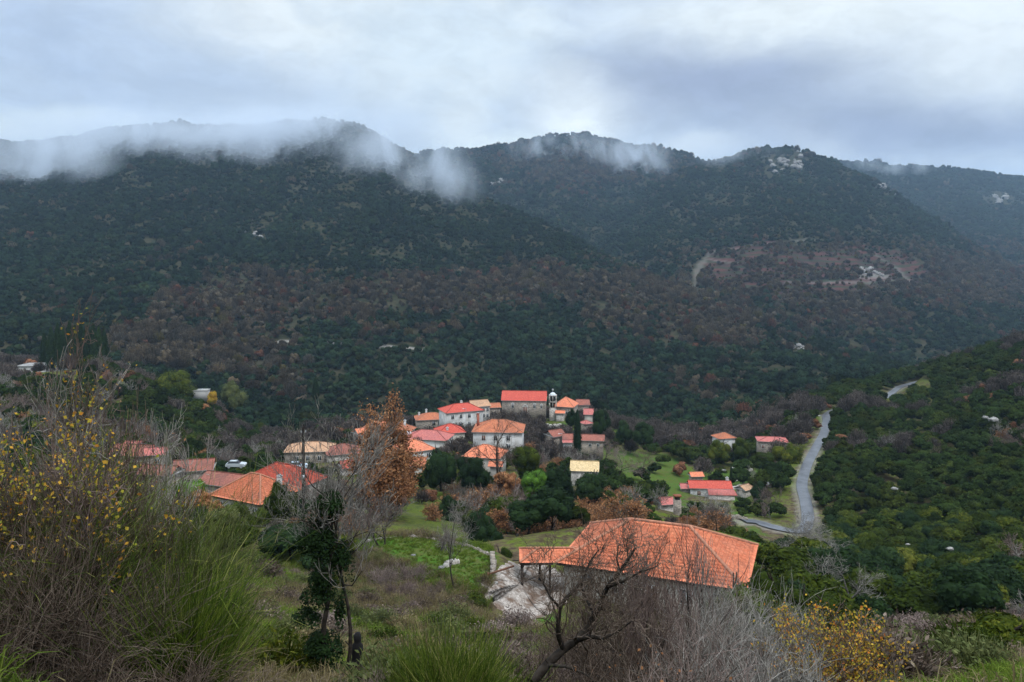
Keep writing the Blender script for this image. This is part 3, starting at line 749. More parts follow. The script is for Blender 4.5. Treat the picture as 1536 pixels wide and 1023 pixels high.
TILE = {
 'orange': tile_mat('tiles_orange', (0.64, 0.175, 0.085), (0.74, 0.25, 0.13), (0.38, 0.15, 0.10), 0.35),
 'red': tile_mat('tiles_red', (0.46, 0.080, 0.048), (0.56, 0.125, 0.078), (0.30, 0.07, 0.05), 0.3),
 'bright': tile_mat('tiles_bright_red', (0.47, 0.070, 0.046), (0.55, 0.105, 0.070), (0.42, 0.06, 0.05), 0.25),
 'pink': tile_mat('tiles_pink', (0.43, 0.120, 0.100), (0.52, 0.17, 0.14), (0.33, 0.12, 0.12), 0.4),
 'brown': tile_mat('tiles_brown', (0.27, 0.085, 0.060), (0.35, 0.125, 0.085), (0.14, 0.07, 0.055), 0.6),
 'rust': tile_mat('tiles_rust', (0.42, 0.125, 0.060), (0.52, 0.18, 0.085), (0.22, 0.09, 0.06), 0.55),
 'tan': tile_mat('tiles_tan', (0.46, 0.25, 0.14), (0.56, 0.33, 0.20), (0.26, 0.17, 0.11), 0.5),
 'cream': tile_mat('tiles_cream', (0.60, 0.42, 0.21), (0.68, 0.50, 0.27), (0.55, 0.40, 0.24), 0.25),
 'grey': tile_mat('tiles_grey', (0.30, 0.29, 0.28), (0.38, 0.37, 0.35), (0.20, 0.19, 0.18), 0.5),
}
def wall_mat(name, a, b, stone=False):
    m, n = material(name); p = pos(n)
    f = n.noise(p, 0.7, 4.0, 0.6); f2 = n.noise(p, 6.0, 3.0)
    c = n.mix(n.mapr(f, 0.35, 0.7), a, b); bump = f2
    if stone:
        v = n.new('ShaderNodeTexVoronoi', feature='F1'); v.inputs['Scale'].default_value = 2.4; n.link(n.vmath('MULTIPLY', p, (1, 1, 1.7)), v.inputs['Vector'])
        ve = n.new('ShaderNodeTexVoronoi', feature='DISTANCE_TO_EDGE'); ve.inputs['Scale'].default_value = 2.4; n.link(n.vmath('MULTIPLY', p, (1, 1, 1.7)), ve.inputs['Vector'])
        s = n.new('ShaderNodeSeparateColor'); n.link(v.outputs['Color'], s.inputs[0])
        c = n.scale(c, n.mapr(s.outputs[0], 0, 1, 0.6, 1.4, smooth=False))
        e = n.mapr(ve.outputs['Distance'], 0.0, 0.07)
        c = n.mix(e, (0.34, 0.31, 0.27), c); bump = e
    surf(n, c, 0.9, 0.15, bump=bump, bstr=0.4, bdist=0.04); return m
WALL = {'white': wall_mat('plaster_white', (0.56, 0.55, 0.53), (0.36, 0.34, 0.31)), 'cream': wall_mat('plaster_cream', (0.46, 0.42, 0.36), (0.32, 0.29, 0.25)),
        'stone': wall_mat('stone_wall', (0.20, 0.165, 0.135), (0.30, 0.25, 0.20), True), 'pale': wall_mat('stone_pale', (0.40, 0.36, 0.32), (0.52, 0.48, 0.43), True),
        'red': wall_mat('brick_red', (0.30, 0.10, 0.07), (0.40, 0.15, 0.10))}
def plain(name, col, rough=0.6, spec=0.3, metallic=0.0):
    m, n = material(name); p = pos(n)
    c = n.scale(n.mix(0.0, col, col), n.mapr(n.noise(p, 3.0, 3.0), 0.3, 0.7, 0.85, 1.1))
    b = surf(n, c, rough, spec); b.inputs['Metallic'].default_value = metallic; return m
M_WOOD = plain('dark_timber', (0.030, 0.020, 0.015), 0.7); M_GLASS = plain('window_glass', (0.02, 0.025, 0.03), 0.12, 0.6)
M_FRAME = plain('white_paint', (0.75, 0.74, 0.72)); M_SHUT = plain('brown_shutter', (0.16, 0.07, 0.04)); M_METAL = plain('zinc', (0.42, 0.44, 0.46), 0.45, 0.5, 0.4)
M_CAP = tile_mat('ridge_tiles', (0.66, 0.26, 0.15), (0.78, 0.36, 0.22), (0.40, 0.18, 0.12), 0.3)
M_CONC = plain('concrete', (0.34, 0.33, 0.31), 0.9, 0.1)

def roof_geo(L, W, rise, typ, step=(0.9, 0.42), relief=0.0, hipr=1.0):
    """tile covered planes, eaves at z=0, centred; returns V, quads, uv (per vertex) and the ridge/hip lines"""
    hl, hw = L / 2, W / 2
    hip = min(hl, hw * hipr) if typ == 'hip' else 0.0
    if typ == 'half': hip = hw * 0.45
    A = [(-hl, -hw), (hl, -hw), (hl, hw), (-hl, hw)]
    r0, r1 = (-hl + hip, 0), (hl - hip, 0)
    planes = [(A[0], A[1], r0, r1), (A[2], A[3], r1, r0)]
    if hip > 0: planes += [(A[1], A[2], r1, r1), (A[3], A[0], r0, r0)]
    V = []; Q = []; UV = []; nv = 0
    for (a, b, c, d) in planes:
        a3 = np.array([*a, 0.0]); b3 = np.array([*b, 0.0]); c3 = np.array([*c, rise]); d3 = np.array([*d, rise])
        e = (b3 - a3); Le = np.linalg.norm(e); e /= Le
        up = c3 - a3; up = up - e * up.dot(e); S = np.linalg.norm(up); up /= S; nrm = np.cross(e, up)
        rows = max(1, int(round(S / 0.42)))
        sub = 3 if relief > 0 else 1
        ts = [];  hs = []
        if relief > 0:
            for r_ in range(rows):
                ts += [r_ / rows, (r_ + 0.98) / rows]; hs += [relief * 0.9, 0.0]
        else: ts = [0, 1.0]; hs = [0, 0]
        ns = max(2, int(Le / (0.047 if relief > 0 else 2.0)))
        for t, h in zip(ts, hs):
            lo = a3 + (c3 - a3) * t; hi = b3 + (d3 - b3) * t
            f = np.linspace(0, 1, ns + 1)[:, None]; p = lo + (hi - lo) * f
            s = (p - a3) @ e
            if relief > 0: p = p + nrm * (h + relief * 0.8 * np.abs(np.sin(s * math.pi / 0.28)))[:, None]
            V.append(p); UV.append(np.stack([s, np.full(ns + 1, t * S)], 1))
        base = nv + np.arange(len(ts) - 1)[:, None] * (ns + 1); i = np.arange(ns)
        Q.append(np.stack([base + i, base + i + 1, base + ns + 2 + i, base + ns + 1 + i], -1).reshape(-1, 4))
        nv += len(ts) * (ns + 1)
    lines = [(np.array([*r0, rise]), np.array([*r1, rise]))]
    if hip > 0: lines += [(np.array([*q, 0.0]), np.array([*(r0 if q[0] < 0 else r1), rise])) for q in A]
    return np.vstack(V), np.vstack(Q), np.vstack(UV), lines, hip
def with_uv(me, uv):
    l = me.uv_layers.new(name='UVMap'); vi = np.zeros(len(me.loops), np.int32); me.loops.foreach_get('vertex_index', vi)
    l.data.foreach_set('uv', uv[vi].astype(np.float32).ravel()); return me
def join(parts):
    V = []; Fs = {}; n = 0
    for v, f in parts:
        v = np.asarray(v, float); f = np.asarray(f, int); V.append(v); Fs.setdefault(f.shape[1], []).append(f + n); n += len(v)
    return np.vstack(V), [np.vstack(q) for q in Fs.values()]
def bx(x0, x1, y0, y1, z0, z1): return box_mesh(x0, x1, y0, y1, z0, z1)
def part(name, parts, mat, parent, loc=None, **kw):
    V, Fs = join(parts); return mobj(name, mesh_np(name, V, Fs, [mat]), parent, loc, **kw)

def window(parent, x, z, w, h, side, hl, hw, mat=None, arch=False, frame=None, kind='window'):
    """set proud of wall: side 0 front(-y) 1 right(+x) 2 back 3 left"""
    fr = 0.06
    def tr(V):
        V = V.copy()
        if side == 0: V = np.stack([V[:, 0], -hw - V[:, 1], V[:, 2]], 1)
        elif side == 2: V = np.stack([-V[:, 0], hw + V[:, 1], V[:, 2]], 1)
        elif side == 1: V = np.stack([hl + V[:, 1], V[:, 0], V[:, 2]], 1)
        else: V = np.stack([-hl - V[:, 1], -V[:, 0], V[:, 2]], 1)
        return V
    def b(*a): v, f = bx(*a); return tr(v), f
    fs = [b(x - w/2 - fr, x - w/2, -0.05, 0.07, z - fr, z + h + fr), b(x + w/2, x + w/2 + fr, -0.05, 0.07, z - fr, z + h + fr),
          b(x - w/2, x + w/2, -0.05, 0.07, z + h, z + h + fr), b(x - w/2, x + w/2, -0.05, 0.09, z - fr, z), b(x - 0.03, x + 0.03, -0.03, 0.055, z, z + h)]
    if arch:
        th = np.linspace(0, math.pi, 9)
        for t0, t1 in zip(th[:-1], th[1:]):
            for rr in ((w/2, w/2 + 0.22),):
                pts = [(x + math.cos(t) * r_, z + h + math.sin(t) * r_) for t, r_ in ((t0, rr[0]), (t0, rr[1]), (t1, rr[1]), (t1, rr[0]))]
                V = np.array([(p[0], -0.05, p[1]) for p in pts] + [(p[0], 0.10, p[1]) for p in pts])
                fs.append((tr(V), np.array([(0,1,2,3),(4,5,6,7),(0,1,5,4),(1,2,6,5),(2,3,7,6),(3,0,4,7)])))
    f = part(kind, fs, frame or M_FRAME, parent)
    part('pane' if kind == 'window' else 'leaf', [b(x - w/2, x + w/2, -0.06, 0.03, z, z + h)], mat or M_GLASS, f)
    return f
KEEP = []        # buildings' pictures, so no wild shrub is planted right in front of them
HOUSES = []
def house(name, label, px, pye, Y, L, W, rot, typ='hip', roof='orange', wall='white', hw=3.0, pitch=26, rise=None, wins=(), doors=(), chim=(), over=0.45, cat='house', relief=0.0, found=3.0, keep=.5, group=None, zoff=0.0, xy=None, clear=True, gable_wall=None):
    rz = R(rot)
    rise = rise if rise is not None else (W / 2) * math.tan(R(pitch))
    if xy is None: x = (px - 768) / F * Y; z = H - (pye - HOR) / F * Y; yc = Y + abs(W / 2 * math.cos(rz)) * 0.9 + abs(L / 2 * math.sin(rz)) * 0.45
    else: x, yc, z = xy
    hl, h2 = L / 2 - over, W / 2 - over
    root = empty(name, (x, yc, z - hw), rz, label=label, cat=cat, group=group)
    # walls with gables
    wparts = [bx(-hl, hl, -h2, h2, -found, hw - 0.03)]
    if typ in ('gable', 'half'):
        rr = rise * (1 - over / (W / 2)) * (1.0 if typ == 'gable' else 0.5)
        yy = h2 * (0.02 if typ == 'gable' else 0.5)
        for s in (-1, 1):
            xo = s * hl; xi = s * (hl - 0.3)
            V = np.array([(xo, -h2, hw - 0.03), (xo, h2, hw - 0.03), (xo, yy, hw + rr - 0.1), (xo, -yy, hw + rr - 0.1), (xi, -h2, hw - 0.03), (xi, h2, hw - 0.03), (xi, yy, hw + rr - 0.1), (xi, -yy, hw + rr - 0.1)])
            wparts.append((V, np.array([(0,1,2,3),(4,7,6,5),(0,4,5,1),(1,5,6,2),(2,6,7,3),(3,7,4,0)])))
    wo = part('wall', wparts, WALL[wall], root)
    V, Q, UV, lines, hip = roof_geo(L, W, rise, typ, relief=relief)
    V[:, 2] += hw
    ro = mobj('roof', with_uv(mesh_np('roof', V, [Q], [TILE[roof]]), UV), root)
    # underside, fascia
    lo = bx(-L / 2 + 0.02, L / 2 - 0.02, -W / 2 + 0.02, W / 2 - 0.02, hw - 0.16, hw - 0.02)
    part('eaves', [lo], M_WOOD if relief else M_CONC, root)
    segs = Segs()
    cr_ = 0.17 if relief else 0.10
    for a, b in lines: segs.add(a + [0, 0, hw + (0.09 if relief else 0.03)], b + [0, 0, hw + (0.09 if relief else 0.03)], cr_, cr_)
    Vc, Qc = tubes(segs.arr(), 8)
    part('ridge_cap', [(Vc, Qc)], M_CAP if roof in ('orange', 'rust') else TILE[roof], ro)
    for (sd, xx, zz, ww, hh, *o) in wins: window(root, xx, zz, ww, hh, sd, hl, h2, arch='arch' in o, mat=M_SHUT if 'shut' in o else None)
    for (sd, xx, ww, hh, *o) in doors: window(root, xx, 0.0, ww, hh, sd, hl, h2, mat=M_SHUT, kind='door', arch='arch' in o)
    for (cx, cy_, ch, m_) in chim:
        zt = hw + rise * (1 - abs(cy_) / (W / 2))
        c = part('chimney', [bx(cx - .32, cx + .32, cy_ - .32, cy_ + .32, hw - 0.01, zt + ch), bx(cx - .42, cx + .42, cy_ - .42, cy_ + .42, zt + ch, zt + ch + 0.10)], WALL[m_] if m_ in WALL else M_FRAME, root)
        part('chimney_cap', [bx(cx - .2, cx + .2, cy_ - .2, cy_ + .2, zt + ch + 0.10, zt + ch + 0.32)], M_METAL, c)
    # what it covers in the picture
    co = []
    for a in (-L / 2, L / 2):
        for b in (-W / 2, W / 2):
            for c in (-1.0, rise): co.append(proj(x + a * math.cos(rz) - b * math.sin(rz), yc + a * math.sin(rz) + b * math.cos(rz), z + (c if c > 0 else -hw * keep)))
    co = np.array(co)
    if clear: KEEP.append((co[:, 0].min(), co[:, 1].min(), co[:, 0].max(), co[:, 1].max(), yc, x, max(L, W) / 2 + 1.5))
    HOUSES.append((root, x, yc, z))
    return root

def village():
    W_ = lambda *xs, z=1.0, w=0.9, h=1.2, s=0: [(s, x, z, w, h) for x in xs]
    # --- the near house under the camera
    h = 30.3
    near = house('large_house', 'large near house with a wide orange hipped tile roof', 0, 0, 0, 18.0, 12.1, -21.5, 'hip', 'orange', 'cream', 3.1, rise=3.1, relief=0.085,
          wins=W_(-6, -3, 3.5, 6.5, z=0.9, w=1.1, h=1.3) + [(1, -2, 0.9, 1.1, 1.3), (1, 2.5, 0.9, 1.1, 1.3), (3, 2, .9, 1.0, 1.2)], doors=[(0, 0.3, 1.1, 2.1)], xy=(14.9, 80.2, H - h), over=0.6, keep=0.4)
    # porch on the left end: parts of the house
    pr = math.tan(R(21)) * 1.9
    V, Q, UV, lines, _ = roof_geo(7.2, 3.8, pr, 'hip', relief=0.05)
    ang = R(21.5); ox, oy = 4.35, 79.75
    def toh(V):   # world xy -> house frame
        dx = V[:, 0] + ox - 14.9; dy = V[:, 1] + oy - 80.2
        return np.stack([dx * math.cos(ang) - dy * math.sin(ang), dx * math.sin(ang) + dy * math.cos(ang), V[:, 2] + 3.1], 1)
    pro = mobj('porch_roof', with_uv(mesh_np('porch_roof', toh(V), [Q], [TILE['orange']]), UV), near)
    segs = Segs()
    for a, b in lines[:1] + lines[1:]: segs.add(toh((a + [0, 0, .09])[None])[0], toh((b + [0, 0, .09])[None])[0], .12, .12)
    part('ridge_cap', [tubes(segs.arr(), 8)], M_CAP, pro)
    bv, bf = bx(-3.58, -0.3, -1.88, 1.88, -0.17, -0.03); part('porch_beam', [(toh(bv), bf)], M_WOOD, near)
    for (qx, qy) in [(-3.35, -1.65), (-3.35, 1.6), (-1.5, 1.6), (-0.6, -1.0)]:
        a, f = bx(qx - .12, qx + .12, qy - .12, qy + .12, -3.2, -0.17); b_, f2 = bx(qx - .28, qx + .28, qy - .28, qy + .28, -3.2, -3.0); c_, f3 = bx(qx - .17, qx + .17, qy - .17, qy + .17, -.42, -0.17)
        part('post', [(toh(a), f), (toh(b_), f2), (toh(c_), f3)], M_WOOD, near)
    KEEP.append((690, 815, 880, 935, 78.0, 2.0, 5.0))
    # --- the house left of the pole
    e = house('tiled_house', 'house with orange tiled hip roof left of the utility pole', 375, 744, 0, 11.8, 9.6, -27.7, 'hip', 'orange', 'cream', 3.0, rise=3.2, relief=0.06,
          wins=W_(-3.6, 1.2, 4.2) + [(1, -1.5, 1, .9, 1.2), (1, 2, 1, .9, 1.2)], xy=(-43.9, 136.4, H - 41.0), over=0.5, chim=[(3.6, 1.9, 0.9, 'white'), (3.0, 2.6, 0.5, 'stone')])
    V, Q, UV, lines, _ = roof_geo(13.0, 9.0, 2.7, 'hip', relief=0.05)
    sh = np.array([-1.6, 8.6, 3.0])
    wr = mobj('wing_roof', with_uv(mesh_np('wing_roof', V + sh, [Q], [TILE['red']]), UV), e)
    segs = Segs()
    for a, b in lines: segs.add(a + sh + [0, 0, .09], b + sh + [0, 0, .09], .13, .13)
    part('ridge_cap', [tubes(segs.arr(), 8)], TILE['red'], wr)
    part('wing_wall', [bx(-7.6, 4.4, 4.7, 12.6, -3, 2.95)], WALL['cream'], e)
    house('old_annexe', 'faded brown tiled annexe against the left side of the orange hip roofed house', 330, 729, 139, 9, 7, -20, 'gable', 'brown', 'stone', 2.6, pitch=20, keep=.3)
    # --- far left group
    house('cottage', 'cottage with a faded brown roof seen through the thicket', 192, 684, 186, 10, 7.5, -8, 'gable', 'brown', 'stone', 3.0, wins=W_(-2, 2))
    house('cottage', 'little pink roofed cottage standing above the brown roofed one', 195, 670, 200, 4.6, 4, -5, 'gable', 'pink', 'cream', 2.8)
    house('cottage', 'small stone cottage with a short salmon pink roof', 228, 683, 184, 5.2, 5, 12, 'gable', 'pink', 'stone', 3.2, wins=W_(0.5))
    house('cottage', 'long low house with dark red roof left of the orange hip roofed house', 282, 707, 150, 7.5, 6, 14, 'gable', 'brown', 'stone', 2.6)
    house('shed', 'low shed roofed with worn brown tiles below the pink cottages', 232, 713, 146, 7.2, 5, -10, 'gable', 'brown', 'stone', 2.4, cat='shed')
    # --- behind the pole
    house('stone_house', 'stone house with a tan hipped roof right behind the pole', 459, 678, 212, 13, 9, 6, 'hip', 'tan', 'stone', 3.4, pitch=21, wins=W_(-3, 0, 3))
    house('stone_house', 'house with faded red brown roof and pale walls left of the rusty oak', 509, 682, 210, 9.4, 8.5, 20, 'hip', 'brown', 'pale', 3.0, pitch=24, wins=W_(1.5))
    house('shed', 'low outbuilding with a crimson roof at the foot of the rusty oak', 524, 702, 182, 5.5, 5, 24, 'gable', 'red', 'pale', 2.4, cat='shed')
    house('shed', 'brown roofed outbuilding partly behind the rusty oak', 548, 695, 186, 7, 5.5, -12, 'gable', 'brown', 'stone', 2.4, cat='shed')
    house('village_house', 'house with broad orange roof directly behind the rusty oak', 575, 650, 250, 17.5, 10, -10, 'hip', 'rust', 'cream', 3.4, pitch=28, wins=W_(-4, 4), chim=[(6, 1, .8, 'white')])
    house('village_house', 'small orange gabled house left of the parked white car', 543, 652, 243, 6, 6, 35, 'gable', 'orange', 'cream', 3.0)
    # --- centre
    house('village_house', 'stone house with orange roof and two white framed windows left of the tall white house', 644, 630, 284, 11.4, 8, 12, 'hip', 'rust', 'stone', 3.0, pitch=24, wins=[(0, .8, .8, 1.1, 1.5), (0, 2.8, .8, 1.1, 1.5)], chim=[(-1.5, 0.5, 1.3, 'white'), (-4, 1.5, .5, 'white')])
    house('tall_white_house', 'two storey white house with a red hipped roof', 690, 618.5, 268, 14.0, 9, 24, 'hip', 'bright', 'white', 5.6, pitch=25, wins=[(0, x, z, .9, 1.4) for x in (-4.5, -1.5, 1.5, 4.5) for z in (.7, 3.4)] + [(1, x, z, .9, 1.5) for x in (-2.4, 0, 2.4) for z in (.8, 3.4)], chim=[(.5, 1, 1.0, 'white')], keep=.6)
    house('stone_house', 'narrow stone house with tan roof joined to the tall white house', 717, 610, 279, 7, 8, 20, 'gable', 'tan', 'pale', 4.6, pitch=22, wins=[(0, x, z, .7, 1.3) for x in (-2, -.6, .8, 2.2) for z in (.6, 2.7)], keep=.6)
    house('cottage', 'tiny orange roofed cottage between the stone house and the church', 740, 611.5, 290, 5, 5, 12, 'gable', 'rust', 'stone', 2.6)
    house('village_house', 'house with vivid red roof below the tall white house', 673, 650, 234, 8.6, 7.6, 16, 'hip', 'bright', 'cream', 3.0, pitch=28, chim=[(-1.2, -2.3, .5, 'white')])
    house('village_house', 'white house with a long pink roof in the middle of the village', 641, 660, 226, 13.2, 8.5, -12, 'hip', 'pink', 'white', 3.0, pitch=24, wins=W_(-.2, z=.7), keep=.6)
    house('village_house', 'white walled house with orange roof right beside the rusty oak', 616, 678, 200, 9.5, 9, 30, 'hip', 'orange', 'white', 2.8, pitch=26, wins=[(1, -2, .8, .9, 1.2), (0, 2.5, .8, .9, 1.2), (0, 4, .8, .6, 1.0)], keep=.6)
    house('shed', 'small orange roofed shed below the white walled house', 623, 699, 180, 4.4, 6.5, 4, 'gable', 'rust', 'cream', 2.2, pitch=20, cat='shed')
    house('white_house', 'large white house with a brick red hipped roof behind the bare tree', 748, 648.5, 206, 13.6, 10, -4, 'hip', 'rust', 'white', 4.4, pitch=25, wins=[(0, -3.6, 2.2, .9, 1.3, 'shut'), (0, -.5, 2.2, .9, 1.3), (0, 2.8, 2.2, .9, 1.3), (0, -3.6, .2, .9, 1.2), (0, 2.8, .2, .9, 1.2)], chim=[(-5.6, .5, 1.6, 'red')], keep=.6)
    house('village_house', 'house with patchy orange roof below the large white house', 727, 687, 180, 9, 8, -14, 'hip', 'orange', 'cream', 2.8, pitch=28, clear=True, keep=.5)
    house('shed', 'low lean-to with red tiles under the patchy orange roof', 744, 700, 170, 3.2, 3, -8, 'gable', 'orange', 'cream', 2.0, cat='shed')
    # --- the church
    ch = house('church', 'long stone church with a red gabled roof and round headed windows', 787, 601, 300, 17.2, 9.5, -4, 'gable', 'bright', 'stone', 5.0, rise=2.9,
          wins=[(0, -4.2, 2.2, .8, 1.3, 'arch'), (0, 4.0, 2.2, .8, 1.3, 'arch'), (1, 0, 3.2, .8, 1.2, 'arch'), (0, 6.6, 2.2, .6, 1.1, 'arch')], doors=[(0, .5, 1.5, 2.6, 'arch')], cat='church', over=.35, keep=.6)
    x, y, z = P(829.5, 633, 303)
    bt = empty('bell_tower', (x, y + 1, z), R(-4), label='square stone bell tower with a small domed cap and cross beside the church', cat='bell tower')
    zt = 10.0
    part('shaft', [bx(-1.35, 1.35, -1.35, 1.35, -3, 5.4)], WALL['pale'], bt)
    for k, zz in enumerate((5.4, 7.75)):
        fs = [bx(sx * 1.25 - .22, sx * 1.25 + .22, sy * 1.25 - .22, sy * 1.25 + .22, zz, zz + 2.1) for sx in (-1, 1) for sy in (-1, 1)]
        fs += [bx(-.12, .12, -1.42, -1.2, zz, zz + 2.1), bx(-.12, .12, 1.2, 1.42, zz, zz + 2.1), bx(1.2, 1.42, -.12, .12, zz, zz + 2.1), bx(-1.42, -1.2, -.12, .12, zz, zz + 2.1), bx(-1.55, 1.55, -1.55, 1.55, zz + 2.1, zz + 2.35)]
        part('belfry', fs, WALL['pale'], bt)
    part('belfry_core', [bx(-.75, .75, -.75, .75, 5.4, 10.1)], M_WOOD, bt)
    iv, it = ico(3); k = iv[:, 2] >= -0.3
    V = iv * [1.15, 1.15, 1.0]; V[:, 2] = np.maximum(V[:, 2], 0) + 10.1
    part('dome', [(V, it)], plain('dome_white', (0.62, 0.66, 0.67)), bt)
    part('cross', [bx(-.06, .06, -.06, .06, 11.1, 12.6), bx(-.35, .35, -.06, .06, 12.0, 12.15)], M_FRAME, bt)
    KEEP.append((820, 580, 838, 634, 303, x, 3))
    house('village_house', 'house with bright orange hipped roof just right of the bell tower', 850, 610.5, 308, 8.6, 10, -16, 'hip', 'orange', 'stone', 4.0, pitch=32, wins=W_(1.5))
    house('porch', 'low orange roofed store attached below the orange hipped house', 841, 620, 300, 3.8, 4, -8, 'gable', 'orange', 'pale', 3.0, cat='store', pitch=20)
    house('cottage', 'dull brown roofed cottage behind the orange hipped house', 875, 607.5, 325, 5.6, 7, 0, 'gable', 'brown', 'stone', 3)
    house('cottage', 'small cottage with a glossy pink roof among the dark round trees', 884, 622, 292, 3.8, 5.5, -6, 'gable', 'pink', 'cream', 2.4, pitch=32)
    house('shed', 'small shed with a crimson pink roof left of the tall cypress top', 880, 636, 280, 3.8, 4, 30, 'hip', 'pink', 'stone', 2.2, cat='shed')
    house('farmhouse', 'long low stone house with a dark brown roof behind the tall cypress', 877, 661, 236, 12.6, 6.5, -7, 'gable', 'brown', 'stone', 2.8, pitch=20, wins=W_(2, 4.4, w=.7, h=.9))
    house('shed', 'little shed with pink metal roof in front of the cypress', 852, 664, 230, 3.2, 3, 0, 'gable', 'pink', 'white', 2.0, pitch=16, cat='shed')
    house('barn', 'dark open barn with a sagging brown roof below the church green', 833, 655, 240, 5, 6, 30, 'gable', 'brown', 'stone', 2.8, cat='barn')
    yh = house('yellow_roofed_house', 'small stone house with a pale yellow metal roof', 879, 707, 174, 6.4, 5.5, -8, 'gable', 'cream', 'pale', 2.6, pitch=30, wins=[(1, 0, 1.2, .7, 1), (0, 1, .9, .7, .9)], over=.3, keep=.6)
    # --- right side
    wh = house('white_farmhouse', 'white farmhouse with a dark red roof over a paler lean-to roof', 1068, 733, 214, 11.6, 6, -4, 'gable', 'bright', 'white', 2.9, pitch=24, wins=[(0, -3.2, .9, .9, 1.2, 'shut')], chim=[(5.0, 1.2, 1.0, 'white')], cat='house', keep=1)
    rv = np.array([(-1.0, -2.95, 2.8), (6.0, -2.95, 2.8), (6.5, -5.2, 1.9), (-1.1, -5.2, 1.9)])
    rv = np.vstack([rv, rv - [0, 0, .12]])
    mobj('lean_to_roof', with_uv(mesh_np('lean_to_roof', rv, [np.array([(0,3,2,1),(4,5,6,7),(2,3,7,6),(0,4,7,3),(1,2,6,5)])], [TILE['pink']]), rv[:, :2]), wh)
    part('lean_to_wall', [bx(-.8, 5.8, -5.0, -2.6, -3, 1.95)], WALL['pale'], wh)
    house('shed', 'small faded lean-to roof against the left wall of the white farmhouse', 1029, 733, 216, 2.6, 4, -4, 'gable', 'pink', 'stone', 2.4, pitch=24, cat='shed')
    house('shed', 'small stone hut with orange tiles above the white farmhouse', 1046, 715, 228, 4, 3.6, 6, 'gable', 'orange', 'stone', 1.8, cat='hut')
    house('cottage', 'orange roofed cottage half hidden by dark trees', 1089, 658, 280, 7, 6, 14, 'hip', 'rust', 'white', 3)
    house('stone_house', 'isolated tall stone house with a flat pink roof beside the road', 1163, 663, 262, 10, 7, -10, 'hip', 'pink', 'stone', 4.4, pitch=15, wins=[(0, -3.2, 2.0, .9, 1.2, 'shut'), (0, 2.5, 2.0, .9, 1.2)], keep=1.2)
    house('ruin', 'collapsed hut with a broken pale and pink roof behind the round bush', 1122, 735, 214, 5, 4, 35, 'gable', 'tan', 'pale', 1.2, cat='ruin')
    house('cottage', 'small cottage with a pink roof just behind the large near roof', 1001, 757, 166, 3.2, 4, 10, 'gable', 'pink', 'pale', 2.6)
    x, y, z = P(1016, 782, 160)
    ct = empty('chimney_stack', (x, y, z), 0, label='tall square masonry stack with a red tile cap behind the large near roof', cat='chimney')
    part('shaft', [bx(-.7, .7, -.6, .6, -2, 4.4)], WALL['stone'], ct); part('flue', [bx(-.45, .45, -.4, .4, 4.4, 5.0)], M_WOOD, ct); part('cap', [bx(-.75, .75, -.65, .65, 5.0, 5.3)], TILE['rust'], ct)
    # --- far buildings
    house('white_villa', 'long white building beside the dark cypress grove', 58, 549, 330, 20, 8, 3, 'hip', 'grey', 'white', 3.0, pitch=12, wins=W_(-6, -3, 0, 3, 6))
    house('hut', 'white farm hut on the red terraces with a gravel yard', 1302, 411, first_Y(1302, 416, 900), 12, 8, 5, 'gable', 'grey', 'white', 4.0, cat='hut', pitch=15)
    house('hut', 'tiny white hut at the left edge of the red terraces', 1175, 428, first_Y(1175, 432, 900), 9, 6, 0, 'gable', 'grey', 'white', 3.6, cat='hut', pitch=15)
    house('hut', 'pair of low white sheds at the right end of the red terraces', 1347, 425, first_Y(1347, 429, 900), 8, 6, 0, 'gable', 'grey', 'white', 3.0, cat='hut', pitch=15)
village()

def stone_wall(name, label, pts, h=0.9, w=0.5, mat='pale', seed=0, cat='wall'):
    """dry stone wall along (px, Y) points, blocks of uneven height"""
    rng = np.random.default_rng(seed); c = cr([(p[0], 0, p[1]) for p in pts], 8); X = (c[:, 0] - 768) / F * c[:, 2]; Yy = c[:, 2]
    parts = []
    for i in range(len(X) - 1):
        d = np.array([X[i + 1] - X[i], Yy[i + 1] - Yy[i]]); L = np.linalg.norm(d); d /= L; n_ = np.array([-d[1], d[0]])
        k = max(1, int(L / 0.7))
        for j in range(k):
            a = np.array([X[i], Yy[i]]) + d * L * j / k; b = a + d * L / k; g_ = gz(*((a + b) / 2)); hh = h * rng.uniform(0.8, 1.2); ww = w * rng.uniform(0.45, 0.62)
            V = np.array([(*(p + n_ * s * ww), zz) for zz in (g_ - .6, g_ + hh) for p, s in ((a, -1), (b, -1), (b, 1), (a, 1))]); V[4:] += rng.normal(size=(4, 3)) * 0.05
            parts.append((V, np.array([(0,3,2,1),(4,5,6,7),(0,1,5,4),(1,2,6,5),(2,3,7,6),(3,0,4,7)])))
    V, Fs = join(parts); return mobj(name, mesh_np(name, V, Fs, [WALL[mat]]), label=label, cat=cat)
stone_wall('terrace_wall', 'low pale stone wall along the top of the bright green terrace', [(548, 85), (600, 88), (650, 87), (700, 85), (738, 82)], 0.16, 0.3, 'stone', 1)
stone_wall('garden_wall', 'ragged pale stone pile in the middle of the bright green terrace', [(668, 78.5), (676, 79.5), (688, 80)], 0.3, 0.5, 'pale', 2)
stone_wall('retaining_wall', 'dark stone retaining wall between the green terrace and the pale yard', [(738, 82), (740, 79), (738, 77)], 0.6, 0.4, 'stone', 3)
stone_wall('ruined_wall', 'crumbling pale masonry wall right of the yellow roofed house', [(902, 174), (912, 173), (922, 171)], 1.3, .5, 'pale', 8)
stone_wall('ruined_wall', 'shorter broken wall behind the crumbling masonry by the yellow roof', [(908, 179), (920, 178)], 1.5, .4, 'pale', 9)
stone_wall('field_wall', 'dry stone wall across the upper fields above the white farmhouse', [(1065, 236), (1090, 240), (1112, 246), (1128, 252)], 0.8, 0.6, 'pale', 4)
